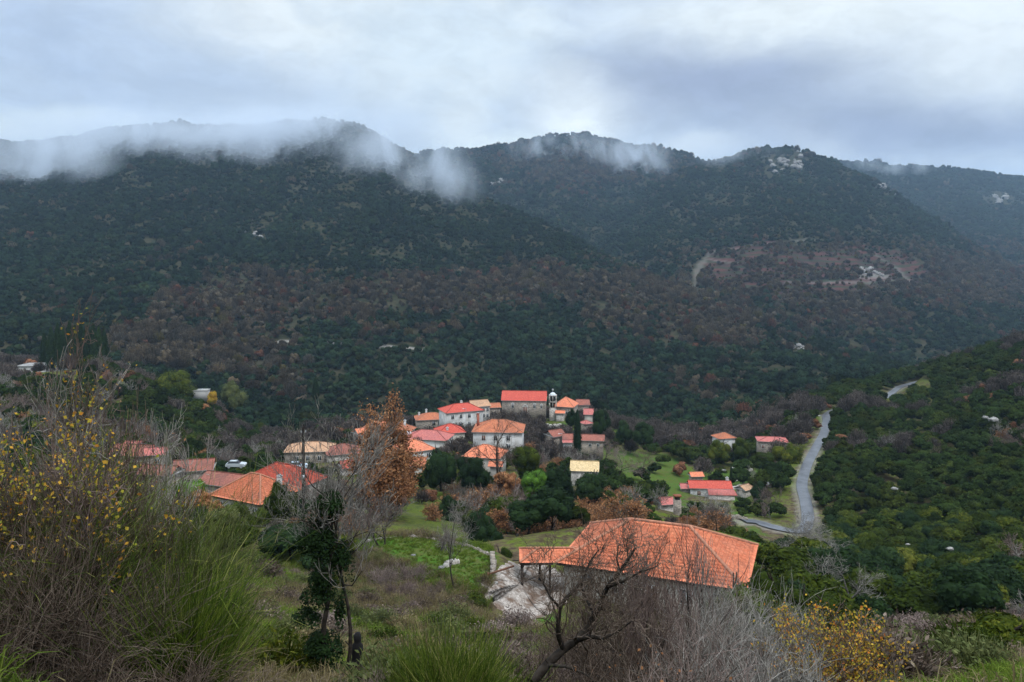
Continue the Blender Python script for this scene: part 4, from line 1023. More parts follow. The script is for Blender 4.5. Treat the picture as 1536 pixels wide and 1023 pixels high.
stone_wall('field_wall', 'second dry stone wall just below the upper one in the fields', [(1072, 226), (1095, 230), (1118, 234)], 0.8, 0.6, 'pale', 5)
stone_wall('roadside_wall', 'low wall along the lane that joins the bend of the road', [(1020, 181), (1060, 180), (1100, 178), (1122, 177)], 0.8, 0.4, 'stone', 6)
stone_wall('churchyard_wall', 'pale wall below the bell tower', [(800, 292), (820, 288), (842, 286)], 1.4, 0.6, 'pale', 7)

# pale stone terrace in front of the porch
def yard():
    m, n = material('yard_stone'); p = pos(n)
    v = n.new('ShaderNodeTexVoronoi', feature='F1'); v.inputs['Scale'].default_value = 3.4; n.link(p, v.inputs['Vector'])
    s = n.new('ShaderNodeSeparateColor'); n.link(v.outputs['Color'], s.inputs[0])
    e = n.new('ShaderNodeTexVoronoi', feature='DISTANCE_TO_EDGE'); e.inputs['Scale'].default_value = 3.4; n.link(p, e.inputs['Vector'])
    c = n.mix(s.outputs[0], (0.24, 0.20, 0.17), (0.44, 0.385, 0.34))
    c = n.mix(n.mapr(e.outputs['Distance'], 0.0, 0.06), (0.12, 0.095, 0.075), c)
    c = n.mix(n.mapr(n.noise(p, 0.7, 5.0, 0.65), 0.46, 0.62), c, (0.13, 0.085, 0.06))
    surf(n, c, 0.85, 0.2, bump=e.outputs['Distance'], bstr=0.4, bdist=0.05)
    # rounded rough outline in the world
    pts = [P(712, 905, 1)[:2]]
    out = [(722, 75.8), (742, 78.0), (756, 80.2), (775, 84.5), (805, 86), (845, 83), (850, 77), (825, 74), (790, 72.5), (752, 73.0), (728, 74)]
    c_ = cr([(a, 0, b) for a, b in out + out[:1]], 8)[:-1]
    X = (c_[:, 0] - 768) / F * c_[:, 2]; Y_ = c_[:, 2]; rng = np.random.default_rng(3); X = X + rng.normal(size=len(X)) * .15; Y_ = Y_ + rng.normal(size=len(X)) * .15
    cx, cyy = X.mean(), Y_.mean(); V = []; k = 9
    for j in range(k):
        f = (j + 1) / k; x = cx + (X - cx) * f; y = cyy + (Y_ - cyy) * f
        V.append(np.stack([x, y, np.maximum(ground(x, y), H - 33.5) + 0.07 - 0.06 * (j == k - 1)], 1))
    V = np.vstack([[[cx, cyy, gz(cx, cyy) + .07]], *V]); N = len(X)
    T = np.array([(0, 1 + i, 1 + (i + 1) % N) for i in range(N)])
    Q = np.array([(1 + j * N + i, 1 + (j + 1) * N + i, 1 + (j + 1) * N + (i + 1) % N, 1 + j * N + (i + 1) % N) for j in range(k - 1) for i in range(N)])
    mobj('paved_yard', mesh_np('paved_yard', V, [T, Q], [m], smooth=True), kind='structure', label='pale stone paved yard in front of the porch')
yard()

# the asphalt road
def road():
    m, n = material('asphalt'); p = pos(n)
    c = n.mix(n.mapr(n.noise(p, 0.35, 5.0, 0.65), 0.35, 0.65), (0.055, 0.057, 0.065), (0.115, 0.118, 0.13))
    c = n.mix(n.math('MULTIPLY', n.mapr(n.noise(p, 6.0, 3.0), 0.5, 0.7), 0.4), c, (0.22, 0.22, 0.22))
    surf(n, c, 0.36, 0.5)
    W = ROADW; d = np.gradient(W, axis=0); d /= np.linalg.norm(d, axis=1, keepdims=True); nn = np.stack([-d[:, 1], d[:, 0]], 1)
    offs = np.array([-1.4, -0.75, 0, 0.75, 1.4]); V = []
    for o_, dz in zip(offs, (0.0, .04, .06, .04, 0.0)): q = W + nn * o_; V.append(np.column_stack([q, ROADZ + 0.16 + dz]))
    V = np.vstack(V); N = len(W)
    Q = np.array([(k * N + i, k * N + i + 1, (k + 1) * N + i + 1, (k + 1) * N + i) for k in range(4) for i in range(N - 1)])[:, ::-1]
    mobj('road', mesh_np('road', V, [Q], [m], smooth=True), kind='structure', label='grey asphalt road winding up round the wooded spur')
road()
print('houses', time.time() - T0)
# ------------------------------------------------------------------ plants one can tell apart
def blocked(px, py0, py1, half, Y):
    for (a, b, c, d, hy, hx, hr) in KEEP:
        if Y < hy + 1 and px + half > a and px - half < c and py0 < d and py1 > b: return True
    return False
def inside_house(x, y):
    for (a, b, c, d, hy, hx, hr) in KEEP:
        if (x - hx) ** 2 + (y - hy) ** 2 < hr * hr: return True
    return False
def trunk_mesh(name, seed, h=1.0, r=0.05, mat=None, nb=4, lean=0.15):
    rng = np.random.default_rng(seed); s = Segs(); p = np.array([0, 0, -0.15 * h]); d = np.array([rng.normal() * lean, rng.normal() * lean, 1.0]); d /= np.linalg.norm(d)
    for i in range(4):
        q = p + d * h * 0.29; s.add(p, q, r * (1 - i * .2), r * (1 - (i + 1) * .2)); p = q; d = d + rng.normal(size=3) * .1; d /= np.linalg.norm(d)
        if i > 0:
            for k in range(2):
                e = d + unit(rng, 1)[0] * .8; e /= np.linalg.norm(e); s.add(p, p + e * h * .4, r * .5, r * .2)
    V, Q = tubes(s.arr(), 6); return mesh_np(name, V, [Q], [mat or BARK])
def leafy(name, label, px, Y, w, h, mat, seed, group=None, cat='tree', nleaf=5000, nclump=26, lsize=None, zlow=-0.16, dz=0.0, jag=.3, core=.8, trunk=True, crad=.4, py=None, flat=.75, rz=0):
    x = (px - 768) / F * Y; z = gz(x, Y) if py is None else H - (py - HOR) / F * Y
    o = empty(name, (x, Y, z + dz), rz, label=label, cat=cat, group=group)
    if trunk: mobj('trunk', trunk_mesh('trunk', seed, h * .75, max(.06, w * .035)), o)
    zr = h * (1 - zlow) / 2
    mobj('crown', crown_mesh('crown', mat, seed, w / 2, zr, nclump, nleaf, lsize or max(.05, w * .022), zc=h * zlow + zr, core=core, crad=crad, jag=jag, flat=flat), o)
    return o
def leafy_on(name, label, mat, w, h, tops, **kw):
    return leafy(name, label, tops[0], tops[1], w, h, mat, **kw)

class Proto:
    """builds a plant once at unit size; further ones are copies"""
    def __init__(s, make): s.make = make; s.made = []
    def get(s, name, i, loc, sc, rz, **kw):
        if i >= len(s.made): s.made.append(s.make(i)); 
        meshes = s.made[i]
        o = empty(name, loc, rz, **kw)
        o.scale = (sc[0], sc[0], sc[1])
        for nm, me in meshes: mobj(nm, me, o)
        return o
def mk_bush(mats, seed0, nleaf=2600, ls=.034, ncl=20, crad=.38, jag=.3):
    def f(i):
        return [('crown', crown_mesh('crown', mats[i % len(mats)], seed0 + i, .5, .47, ncl, nleaf, ls, zc=.48, core=.8, crad=crad, jag=jag)), ('trunk', trunk_mesh('trunk', seed0 + i, .5, .025))]
    return Proto(f)
def mk_bare(mat, seed0, lev=4, leafmat_=None, nleaf=0, up=.12, spread=.8, r=.03, nstem=1, tipr=.0045, h=.62, lsz=.018):
    def f(i):
        rng = np.random.default_rng(seed0 + i); big, small, tips = Segs(), Segs(), []
        for k in range(nstem):
            d = np.array([rng.normal() * .25 * (nstem > 1), rng.normal() * .25 * (nstem > 1), 1.0])
            grow(rng, big, small, (0, 0, -.08), d / np.linalg.norm(d), h * .55, r, 0, lev, wig=.22, nch=(3, 4), spread=spread, up=up, ratio=.66, tips=tips, tipr=tipr)
        sa = small.arr(); top = max(sa[1][:, 2].max(), .01); k = 1.0 / top
        ba = big.arr()
        def sc_(a): return a[0] * k, a[1] * k, a[2], a[3]
        V, Q = tubes(sc_(ba), 5); V2, Q2 = tubes(sc_(sa), 3)
        out = [('trunk', mesh_np('trunk', V, [Q], [BARK if mat is GT else BARKG]))]
        cr_ = [(V2, Q2, 0)]; mats = [mat]
        if leafmat_ is not None:
            tp = np.array(tips) * k; j = rng.integers(0, len(tp), nleaf); pp = tp[j] + rng.normal(size=(nleaf, 3)) * .03
            V3, Q3 = leaf_quads(pp, unit(rng, nleaf) + [0, 0, .4], lsz, rng, .7); mats.append(leafmat_)
            me = mesh_np('crown', np.vstack([V2, V3]), [Q2, Q3 + len(V2)], mats, [0, 1])
        else: me = mesh_np('crown', V2, [Q2], mats)
        out.append(('crown', me)); return out
    return Proto(f)
EVG = mk_bush([G1, G1, G2, G1, G2, GL, G1, G2], 300)
EVF = mk_bush([G3], 330)

BAREG = mk_bare(GG, 400, r=.022); BAREM = mk_bare(GM, 420, r=.022); BARET = mk_bare(GT, 440, r=.026)
SHRG = mk_bare(GG, 460, nstem=4, lev=3, r=.014, spread=.6, tipr=.005); SHRM = mk_bare(GM, 470, nstem=5, lev=3, r=.012, spread=.6, tipr=.005)

RUST = mk_bare(GT, 480, leafmat_=GR, nleaf=2600, nstem=3, lev=4, r=.016, spread=.75, tipr=.004, lsz=.026)
# named trees of the village and fields, each where it stands
def specials():
    k = [500]
    def s(): k[0] += 1; return k[0]
    leafy('round_tree', 'dark green round tree, left one of the pair before the pink roofed white house', 662, 158, 7.6, 8.0, G2, s(), py=730)
    leafy('round_tree', 'dark green round tree, the right one of the pair, lower and wider', 708, 154, 7.4, 7.0, G2, s(), py=736)
    leafy('rust_shrub', 'rust brown leaved bush under the large white house', 757, 148, 6.6, 5.6, GR, s(), cat='bush', py=748, nclump=60, crad=.24, lsize=.16, nleaf=7000, jag=.5)
    leafy('round_bush', 'bright green rounded bush beside the rust brown one', 800, 146, 6.0, 5.4, G3, s(), cat='bush', py=748)
    leafy('evergreen_tree', 'olive green evergreen in front of the right wall of the white house', 790, 170, 7.5, 6.5, G1, s(), py=712)
    leafy('evergreen_tree', 'tall ragged dark evergreen left of the yellow roofed house', 838, 150, 8.0, 8.0, G2, s(), py=757, crad=.3)
    leafy('evergreen_tree', 'dark evergreen just below the yellow roofed house', 884, 146, 8.2, 6.2, G2, s(), py=757)
    leafy('evergreen_tree', 'grey green evergreen right above the big rusty thicket', 826, 128, 6.0, 5.0, GO, s(), py=790)
    leafy('round_tree', 'dark round tree beside the crimson pink shed', 898, 268, 6.4, 9.6, G2, s(), py=655)
    leafy('round_tree', 'second dark round tree squeezed behind the first near the pink shed', 907, 282, 5.6, 8, G2, s(), py=645)
    leafy('round_tree', 'dark tree between the bell tower and the cypress', 857, 270, 4.8, 6.6, G2, s(), py=642)
    leafy('round_tree', 'dark broad tree at the edge of the upper green meadow', 938, 262, 7.2, 7.0, G2, s(), py=662)
    leafy('round_tree', 'broad dark tree right of the meadow tree', 966, 258, 8.6, 7.2, G2, s(), py=664)
    leafy('round_tree', 'large round dark evergreen at the foot of the stone house with pink roof', 1184, 240, 11, 8.6, G1, s(), py=706)
    leafy('round_tree', 'dark round evergreen left of the large one under the stone house', 1146, 236, 8.4, 6.4, G1, s(), py=707)
    leafy('round_tree', 'dark evergreen hiding part of the orange roofed cottage', 1078, 262, 8.0, 7.6, G1, s(), py=692)
    leafy('round_tree', 'dark evergreen right of the orange roofed cottage', 1112, 262, 7.4, 8, G1, s(), py=690)
    leafy('round_bush', 'dense round bush right of the white farmhouse', 1140, 208, 5.6, 6.6, G2, s(), cat='bush', py=757)
    leafy('evergreen_tree', 'green tree leaning on the right corner of the orange hip roofed house', 424, 112, 5.4, 6.8, G1, s(), py=793, crad=.3)
    leafy('evergreen_tree', 'fresh green shrub left of the orange hip roofed house', 283, 96, 5.0, 4.6, G3, s(), py=770)
    leafy('rust_tree', 'small rusty pink tree with a bent dark trunk left of the orange hip roofed house', 296, 82, 3.6, 4.2, GR, s(), py=795, zlow=.4, nleaf=2200, core=.5)
    leafy('round_bush', 'grey green bush below the left eave of the orange hip roofed house', 335, 84, 4.4, 3.4, GO, s(), cat='bush', py=805)
    leafy('round_bush', 'dark dense bush on the slope right of the green terrace', 722, 104, 4.8, 4.6, G2, s(), cat='bush', py=815)
    leafy('round_bush', 'second dark bush downhill of the one right of the green terrace', 735, 98, 4.6, 5.2, G2, s(), cat='bush', py=845)
    leafy('round_bush', 'bright leafed green shrub at the corner of the retaining wall', 758, 88, 3.0, 3.6, G1, s(), cat='bush', py=868)
    leafy('yellow_bush', 'yellow green low shrub in front of the retaining wall', 706, 69, 3.2, 1.6, GL, s(), cat='bush', core=.6)
    leafy('round_bush', 'dark green round bush above the pasture fence', 560, 190, 4.2, 3.8, G3, s(), cat='bush', py=705)
    leafy('evergreen_grove_tree', 'broad dark green tree on the grassy knoll at the left', 262, 318, 17, 13, G1, s(), py=604, nclump=40, nleaf=8000)
    leafy('evergreen_grove_tree', 'smaller dark tree at the left side of the knoll', 232, 322, 10, 9, G1, s(), py=604)
    leafy('olive_tree', 'pale olive green tree right of the knoll', 350, 330, 12, 12, GO, s(), py=612, nleaf=6000)
    leafy('yellow_bush', 'small ochre shrub beside the pale block on the knoll', 318, 318, 5, 6, GY, s(), cat='bush', py=608)
    leafy('rust_shrub', 'small rust red shrub below the pale block', 306, 300, 4.6, 4.4, GR, s(), cat='bush', py=622)
    leafy('yellow_tree', 'tree with yellow green top half way up the right hillside', 1318, 130, 6.4, 7.0, GL, s(), py=858, core=.75)
    leafy('round_bush', 'dark bush against the front wall of the orange hip roofed house', 352, 119, 4.6, 3.4, G1, s(), cat='bush')
    leafy('round_bush', 'grey green bush below the front corner of the orange hip roofed house', 388, 118, 4.2, 3.0, GL, s(), cat='bush')
    leafy('round_bush', 'dark bush in front of the red roofed wing beside the utility pole', 452, 122, 5.2, 4.2, G2, s(), cat='bush')
    leafy('rust_shrub', 'rust brown bush below the three pale walled roofs at the left of the village', 318, 112, 4.4, 3.6, GR, s(), cat='bush', nclump=50, crad=.25, jag=.5)
    leafy('round_bush', 'dark bush in the pasture uphill of the green terrace', 672, 132, 4.6, 3.8, G2, s(), cat='bush')
    leafy('round_bush', 'olive bush on the bank right of the pasture', 706, 120, 4.4, 3.2, GL, s(), cat='bush')
    x, y, z = P(302, 594, 322)
    t = empty('concrete_tank', (x, y, z), .1, label='pale square concrete water tank at the end of the knoll track', cat='tank')
    part('tank_wall', [bx(-2.9, 2.9, -2, 2, -2, 2.4)], M_CONC, t); part('tank_lid', [bx(-3.05, 3.05, -2.15, 2.15, 2.4, 2.6)], M_CONC, t); part('hatch', [bx(-.5, .5, -.5, .5, 2.6, 2.8)], M_METAL, t)
    # cypresses
    def cyp(label, px, py, Y, w, h, seed, group=None):
        x, y, z = P(px, py, Y); o = empty('cypress', (x, y, z), seed, label=label, cat='cypress', group=group)
        rng = np.random.default_rng(seed); n = 2600; t_ = rng.random(n) ** .8; th = rng.random(n) * 6.283
        prof = w / 2 * np.clip(np.minimum((t_ / .12) ** .5, (1 - t_) ** .55 * 1.25), .05, 1) * (.75 + .3 * rng.random(n)) * (1 + .12 * np.sin(th * 3 + t_ * 9))
        Pp = np.stack([np.cos(th) * prof, np.sin(th) * prof, h * (.06 + .94 * t_)], 1); N = np.stack([np.cos(th), np.sin(th), np.full(n, .6)], 1) + unit(rng, n) * .4
        V, Q = leaf_quads(Pp, N, w * .07, rng, .5)
        tt = np.linspace(0, 1, 12); pr = w / 2 * .78 * np.clip(np.minimum((tt / .12) ** .5, (1 - tt) ** .55 * 1.25), .03, 1); an = np.arange(10) * .6283
        CV = np.stack([np.outer(pr, np.cos(an)), np.outer(pr, np.sin(an)), np.outer(h * (.06 + .94 * tt), np.ones(10))], -1).reshape(-1, 3)
        CQ = np.array([(a * 10 + b, a * 10 + (b + 1) % 10, a * 10 + 10 + (b + 1) % 10, a * 10 + 10 + b) for a in range(11) for b in range(10)])
        mobj('crown', mesh_np('crown', np.vstack([V, CV]), [Q, CQ + len(V)], [G2]), o)
        part('trunk', [tubes((np.array([[0, 0, -1.]]), np.array([[0, 0, h * .3]]), np.array([w * .07]), np.array([w * .05])), 7)], BARK, o)
    cyp('tall slim dark cypress standing alone in the village', 866, 686, 225, 2.7, 13.4, 1)
    cyp('lone dark cypress in the bare woods behind the village', 473, 602, 380, 3.6, 11.5, 2)
    cyp('thin dark cypress beside the chimney of the white farmhouse', 1097, 718, 226, .9, 3.6, 3)
    for i, (px, top, Y) in enumerate([(76, 490, 330), (86, 484, 338), (95, 488, 328), (104, 481, 340), (112, 487, 326), (121, 483, 336), (130, 488, 330), (139, 484, 340), (148, 490, 328), (156, 494, 334), (66, 500, 336), (91, 496, 320), (126, 497, 320), (142, 498, 318)]):
        cyp('tall black green cypress packed in the dark grove behind the yellow leaved thicket', px, 558, Y, 4.2, (558 - top) / F * Y, 20 + i, group='cypress grove at the left')
specials()

def oak(label, px, py, Y, w, h, seed, mat, nleaf, bark, bare_top=0.0, name='oak', lsz=.13, cat='tree', lev=4, r=None, up=.1, spread=.75, twig=None, tipr=.02, wig=.2, lean=(0, 0), stems=1, group=None, gap=.6, start=.3):
    rng = np.random.default_rng(seed); x, y, z = P(px, py, Y); o = empty(name, (x, y, z), 0, label=label, cat=cat, group=group)
    big, small, tips = Segs(), Segs(), []
    for k in range(stems):
        d = np.array([lean[0] + rng.normal() * .06 + (rng.normal() * .3 if stems > 1 else 0), lean[1] + (rng.normal() * .2 if stems > 1 else 0), 1.0])
        grow(rng, big, small, (0, 0, -.5), d / np.linalg.norm(d), h * .42, r or h * .022, 0, lev, wig=wig, nch=(4, 5), spread=spread, up=up, ratio=.62, tips=tips, tipr=tipr, start=start)
    ba, sa = big.arr(), small.arr(); allp = np.vstack([ba[1], sa[1]])
    top = np.percentile(allp[:, 2], 99.5); wd = np.percentile(np.abs(allp[:, :2]), 96) * 2
    S = np.array([w / wd, w / wd, h / top])
    V, Q = tubes((ba[0] * S, ba[1] * S, ba[2], ba[3]), 7); part('trunk', [(V, Q)], bark, o)
    V2, Q2 = tubes((sa[0] * S, sa[1] * S, sa[2], sa[3]), 3); mats = [twig or bark]
    if nleaf:
        tp = np.array(tips) * S; kk = rng.choice(len(tp), max(1, int(len(tp) * gap)), replace=False); j = kk[rng.integers(0, len(kk), nleaf)]
        V3, Q3 = leaf_quads(tp[j] + rng.normal(size=(nleaf, 3)) * lsz * 2.6, unit(rng, nleaf) + [0, 0, .3], lsz * (.6 + .8 * rng.random(nleaf)), rng, .7)
        mobj('crown', mesh_np('crown', np.vstack([V2, V3]), [Q2, Q3 + len(V2)], [*mats, mat], [0, 1]), o)
    else: mobj('branches', mesh_np('branches', V2, [Q2], mats), o)
    return o
oak('tall oak full of orange brown leaves, its dark limbs showing', 570, 782, 122, 8.6, 18.0, 11, GR, 10500, BARK, lsz=.18, r=.42, tipr=.03, wig=.16, up=.06, spread=.9, gap=.65, start=.58)
oak('dense rusty leaved tree low in front of the tall oak', 579, 797, 116, 5.6, 11.5, 12, GR, 12000, BARK, lsz=.17, name='rust_tree', r=.2, tipr=.02, up=.25, gap=.9, start=.15)
oak('dark bare tree in front of the large white house', 752, 730, 165, 10.5, 16, 13, None, 0, BARK, name='bare_tree', r=.26, tipr=.022, twig=GT)
oak('bare tree with upswept mauve twigs beside the left end of the green terrace', 574, 815, 84, 4.4, 4.6, 14, None, 0, BARK, name='bare_tree', r=.11, tipr=.009, twig=GM, up=.35, stems=2, spread=.6)
oak('pale lichened bare sapling at the right part of the green terrace', 680, 868, 74, 5.2, 7.0, 15, None, 0, BARK, name='bare_tree', r=.08, tipr=.008, twig=GG, up=.1)
oak('thin bare tree growing out of the wall of the green terrace', 656, 838, 83, 3.4, 3.6, 16, None, 0, BARKG, name='bare_tree', r=.13, tipr=.008, twig=GM, up=.2)
oak('large pale grey bare tree spreading over the bend of the road', 1200, 885, 98, 11, 8.6, 17, None, 0, BARKG, name='bare_tree', r=.16, tipr=.012, twig=GG, up=.05, stems=3, lev=5)
oak('grey bare tree left of the road bend, leaning', 1238, 905, 82, 6.4, 5.6, 18, None, 0, BARKG, name='bare_tree', r=.12, tipr=.01, twig=GG, up=.08, stems=2)
oak('brown bare fruit tree in the green field right of the yellow roof', 928, 712, 190, 9, 6.5, 19, None, 0, BARK, name='bare_tree', r=.16, tipr=.02, twig=GM)
oak('second brown bare fruit tree farther right in the same green field', 962, 712, 196, 8, 6.2, 20, None, 0, BARK, name='bare_tree', r=.16, tipr=.02, twig=GT)
oak('wide mauve bare tree below the dark brown roofed farmhouse', 906, 690, 215, 9, 6.5, 21, None, 0, BARK, name='bare_tree', r=.16, tipr=.02, twig=GM)
oak('grey bare tree standing before the white farmhouse', 1075, 795, 160, 10, 7.4, 22, None, 0, BARKG, name='bare_tree', r=.15, tipr=.018, twig=GG, stems=2)
oak('bare pale tree at the left of the rusty oak among the houses', 528, 728, 150, 5, 9, 23, None, 0, BARK, name='bare_tree', r=.16, tipr=.016, twig=GM)
oak('dead grey tree with a pale trunk on the slope left of the yellow leaved bush', 1269, 905, 62, 5.0, 4.4, 24, None, 0, BARKG, name='dead_tree', r=.12, tipr=.01, twig=GG)

GROUPS = {}
def wild():
    """plants between the houses and over the near hillside: the largest are things, the rest one mass a kind"""
    rng = np.random.default_rng(77)
    N = 16000
    Y = np.exp(rng.uniform(math.log(44), math.log(475), N)); px = rng.uniform(-30, 1570, N)
    Y = 44 + (475 - 44) * rng.random(N) ** 0.62
    x = (px - 768) / F * Y; z = ground(x, Y); py = HOR + (H - z) / Y * F
    vis = shown(x, Y, 18)
    _, _, _, = 0, 0, 0
    g_, red_, tr_ = cover(x, Y)
    meadow = np.zeros(N, bool)
    for poly in MEADOWS: meadow |= in_poly(px, Y, poly)
    rd, _ = near_path(x, Y, ROADW[::2])
    lim = np.interp(px, [-50,150,200,260,330,420,520,620,760,900,1000,1100,1200,1300,1400,1590],[430,430,345,350,360,345,340,345,350,345,345,345,345,430,470,490])
    ok = vis & (rd > 2.9) & (Y < lim) & ~tr_.astype(bool)
    sel = []; grid = {}
    idx = np.where(ok)[0]; rng.shuffle(idx)
    nf = fbm(x / 35, Y / 35, 91, 3)
    for i in idx:
        Yi = Y[i]; pi_ = px[i]
        right = pi_ > np.interp(Yi, [44, 100, 175, 215, 300, 350, 475], [1100, 1130, 1235, 1225, 1255, 1180, 1180])
        near_slope = (Yi < 75 and pi_ < 1090) or (Yi < 60 and pi_ > 1285)
        if near_slope: continue
        if 540 < pi_ < 740 and Yi < 118: continue
        if Yi < 98 and 690 < pi_ < 1145: continue
        if 1150 < pi_ < 1300 and 98 < Yi < 178 and rng.random() < .7: continue
        if meadow[i] and rng.random() < .93: continue
        sp = 3.3 if right else 3.7
        w = sp * (1.0 + .75 * rng.random()); r = rng.random(); e = nf[i] + rng.normal() * .18
        py0 = py[i]
        left_spur = pi_ < 240 and Yi > 230
        if right:
            kind = 'evg' if e > -.40 else ('bare' if r < .9 else 'rust')
            if False: pass
        elif pi_ > 1040: kind = 'evg' if e > -.05 else ('bare' if r < .8 else 'rust')
        elif 780 < pi_ < 1000 and Yi > 260: kind = 'evg' if e > .25 else 'bare'
        elif pi_ > 640 and Yi < 165: kind = 'rust' if r < .42 else ('bare' if r < .72 else 'evg')
        else: kind = 'evg' if e > .02 else ('bare' if r < .86 else 'rust')
        if kind == 'bare': w *= 1.15 if Yi > 100 else .6
        if not right and 330 < pi_ < 1000 and 150 < Yi < 330: w *= .8
        h = w * rng.uniform(.72, 1.0) * (1.15 if kind == 'bare' else 1)
        half = w / 2 / Yi * F; top = py0 - h / Yi * F
        if blocked(pi_, top, py0, half, Yi):
            if kind == 'bare' and not right and Yi > 135 and rng.random() < .30:
                sel_ok = True
            else: sel_ok = False
            w *= .45 if not sel_ok else .8; h *= .4 if not sel_ok else .8; half = w / 2 / Yi * F; top = py0 - h / Yi * F
            if not sel_ok and blocked(pi_, top, py0, half, Yi): continue
        if inside_house(x[i], Yi): continue
        if not right and rd[i] < 3.6 and Yi < 300: continue
        # road seen from the camera stays open
        if 1090 < pi_ < 1350 and not right:
            dd = np.abs(np.array(ROAD)[:, 2] - Yi); 
            rp = np.array(ROAD); bad = np.any((np.abs(rp[:, 0] - pi_) < half + 9) & (rp[:, 1] > top - 2) & (rp[:, 1] < py0) & (rp[:, 2] > Yi))
            if bad: continue
        if right and not (1244 < pi_ < 1322):
            rp = np.array(ROAD); bad = np.any((np.abs(rp[:, 0] - pi_) < half + 9) & (rp[:, 1] > top - 2) & (rp[:, 1] < py0 + 3) & (rp[:, 2] > Yi - 3))
            if bad: continue
        c = (int(x[i] // sp), int(Yi // sp)); clash = False
        for a in (-1, 0, 1):
            for b in (-1, 0, 1):
                for q in grid.get((c[0] + a, c[1] + b), ()):
                    if (x[q] - x[i]) ** 2 + (Y[q] - Yi) ** 2 < (sp * (.72 if right else .8)) ** 2: clash = True; break
        if clash: continue
        grid.setdefault(c, []).append(i)
        sel.append((i, kind, w, h, right))
    cnt = {'evg': 250, 'bare': 230, 'rust': 90}
    lab = {('evg', True): ('dark rounded evergreen bush in the dense scrub of the right hillside', 'evergreen bushes covering the right hillside'),
           ('evg', False): ('dark green evergreen bush growing wild between houses and fields', 'evergreen bushes scattered through the valley floor'),
           ('bare', True): ('leafless grey shrub among the evergreen scrub of the right hillside', 'bare shrubs in the right hillside scrub'),
           ('bare', False): ('leafless grey brown tree growing between the village plots', 'bare winter trees around the village'),
           ('rust', True): ('small rusty brown bush among the evergreen scrub', 'rusty bushes in the right hillside scrub'),
           ('rust', False): ('rusty brown leaved bush growing wild by the village', 'rusty bushes around the village')}
    for kind in cnt:
        L = sorted([s for s in sel if s[1] == kind], key=lambda s: -s[2] / Y[s[0]]); one, rest = L[:cnt[kind]], L[cnt[kind]:]
        print(kind, len(L))
        for (i, k, w, h, right) in one:
            lb, gr = lab[(kind, bool(right))]; loc = (x[i], Y[i], z[i] - .1 * h); rz = rng.uniform(0, 6.28)
            if kind == 'evg': EVG.get('evergreen_bush', int(rng.integers(0, 8)) if len(EVG.made) >= 8 else len(EVG.made), loc, (w * 1.12, h * 1.12), rz, label=lb, cat='bush', group=gr)
            elif kind == 'bare':
                pr = (BAREG, BAREM, BARET, SHRG, SHRM)[int(rng.choice(5, p=[.22, .26, .12, .22, .18]))]
                pr.get('bare_tree' if not right else 'bare_shrub', int(rng.integers(0, 4)) if len(pr.made) >= 4 else len(pr.made), loc, (w, h * 1.1), rz, label=lb, cat='tree' if not right else 'shrub', group=gr)
            else: RUST.get('rusty_bush', int(rng.integers(0, 3)) if len(RUST.made) >= 3 else len(RUST.made), loc, (w * .9, h * .9), rz, label=lb, cat='bush', group=gr)
        if rest:
            a = np.array([s[0] for s in rest]); w = np.array([s[2] for s in rest]); h = np.array([s[3] for s in rest]); n = len(a)
            p3 = np.stack([x[a], Y[a], z[a] - .1 * h], 1); t = rng.random((n, 1))
            if kind == 'evg': tint = np.array([.030, .050, .013]) * (.6 + .8 * t) + np.array([.03, .025, 0]) * rng.random((n, 1)) ** 3; nm = 'evergreen_scrub'; lb = 'dense dark green scrub filling the gaps between the larger bushes'; vs = [src('scrub', wood_bush2(i)) for i in range(4)]
            elif kind == 'bare': tint = np.array([.13, .105, .09]) * (.7 + .7 * t); nm = 'bare_thicket'; lb = 'grey leafless thicket between the larger bare trees'; vs = BARE_V
            else: tint = np.array([.22, .10, .055]) * (.6 + .8 * t); nm = 'rusty_thicket'; lb = 'rust coloured undergrowth around the village'; vs = BUSH_V
            scatter(nm, p3, w * 1.15, rng.uniform(0, 6.28, n), tint, vs, lb, rng.integers(0, 4, n), h * 1.15)
def wood_bush2(i):
    V, Q, CV, CT = crown(800 + i, .5, .47, 16, 1100, .05, zc=.48, core=.8, crad=.4)
    return mesh_np('scrub', np.vstack([V, CV]), [Q, CT + len(V)], [WOOD])
wild()
print('plants', time.time() - T0)
# ------------------------------------------------------------------ the near slope and its bushes
def stalks(rng, P0, D, L, bend, r0, r1, nseg=5, curl=.12):
    """many thin curved stems at once: returns tube verts, quads and the tips"""
    n = len(P0); p = P0.copy(); d = D / np.linalg.norm(D, axis=1, keepdims=True); A = []; B = []; ra = []; rb = []
    side = unit(rng, n) * curl
    for i in range(nseg):
        q = p + d * (L / nseg)[:, None]
        A.append(p); B.append(q); f0 = i / nseg; f1 = (i + 1) / nseg
        ra.append(r0 + (r1 - r0) * f0); rb.append(r0 + (r1 - r0) * f1); p = q
        d = d + side + rng.normal(size=(n, 3)) * curl * .5 + np.array([0, 0, 1.0]) * bend[:, None]; d /= np.linalg.norm(d, axis=1, keepdims=True)
    V, Q = tubes((np.vstack(A), np.vstack(B), np.concatenate(ra), np.concatenate(rb)), 3)
    return V, Q, p, d
def gpy(px, Y):
    z = gz((px - 768) / F * Y, Y); return HOR + (H - z) / Y * F
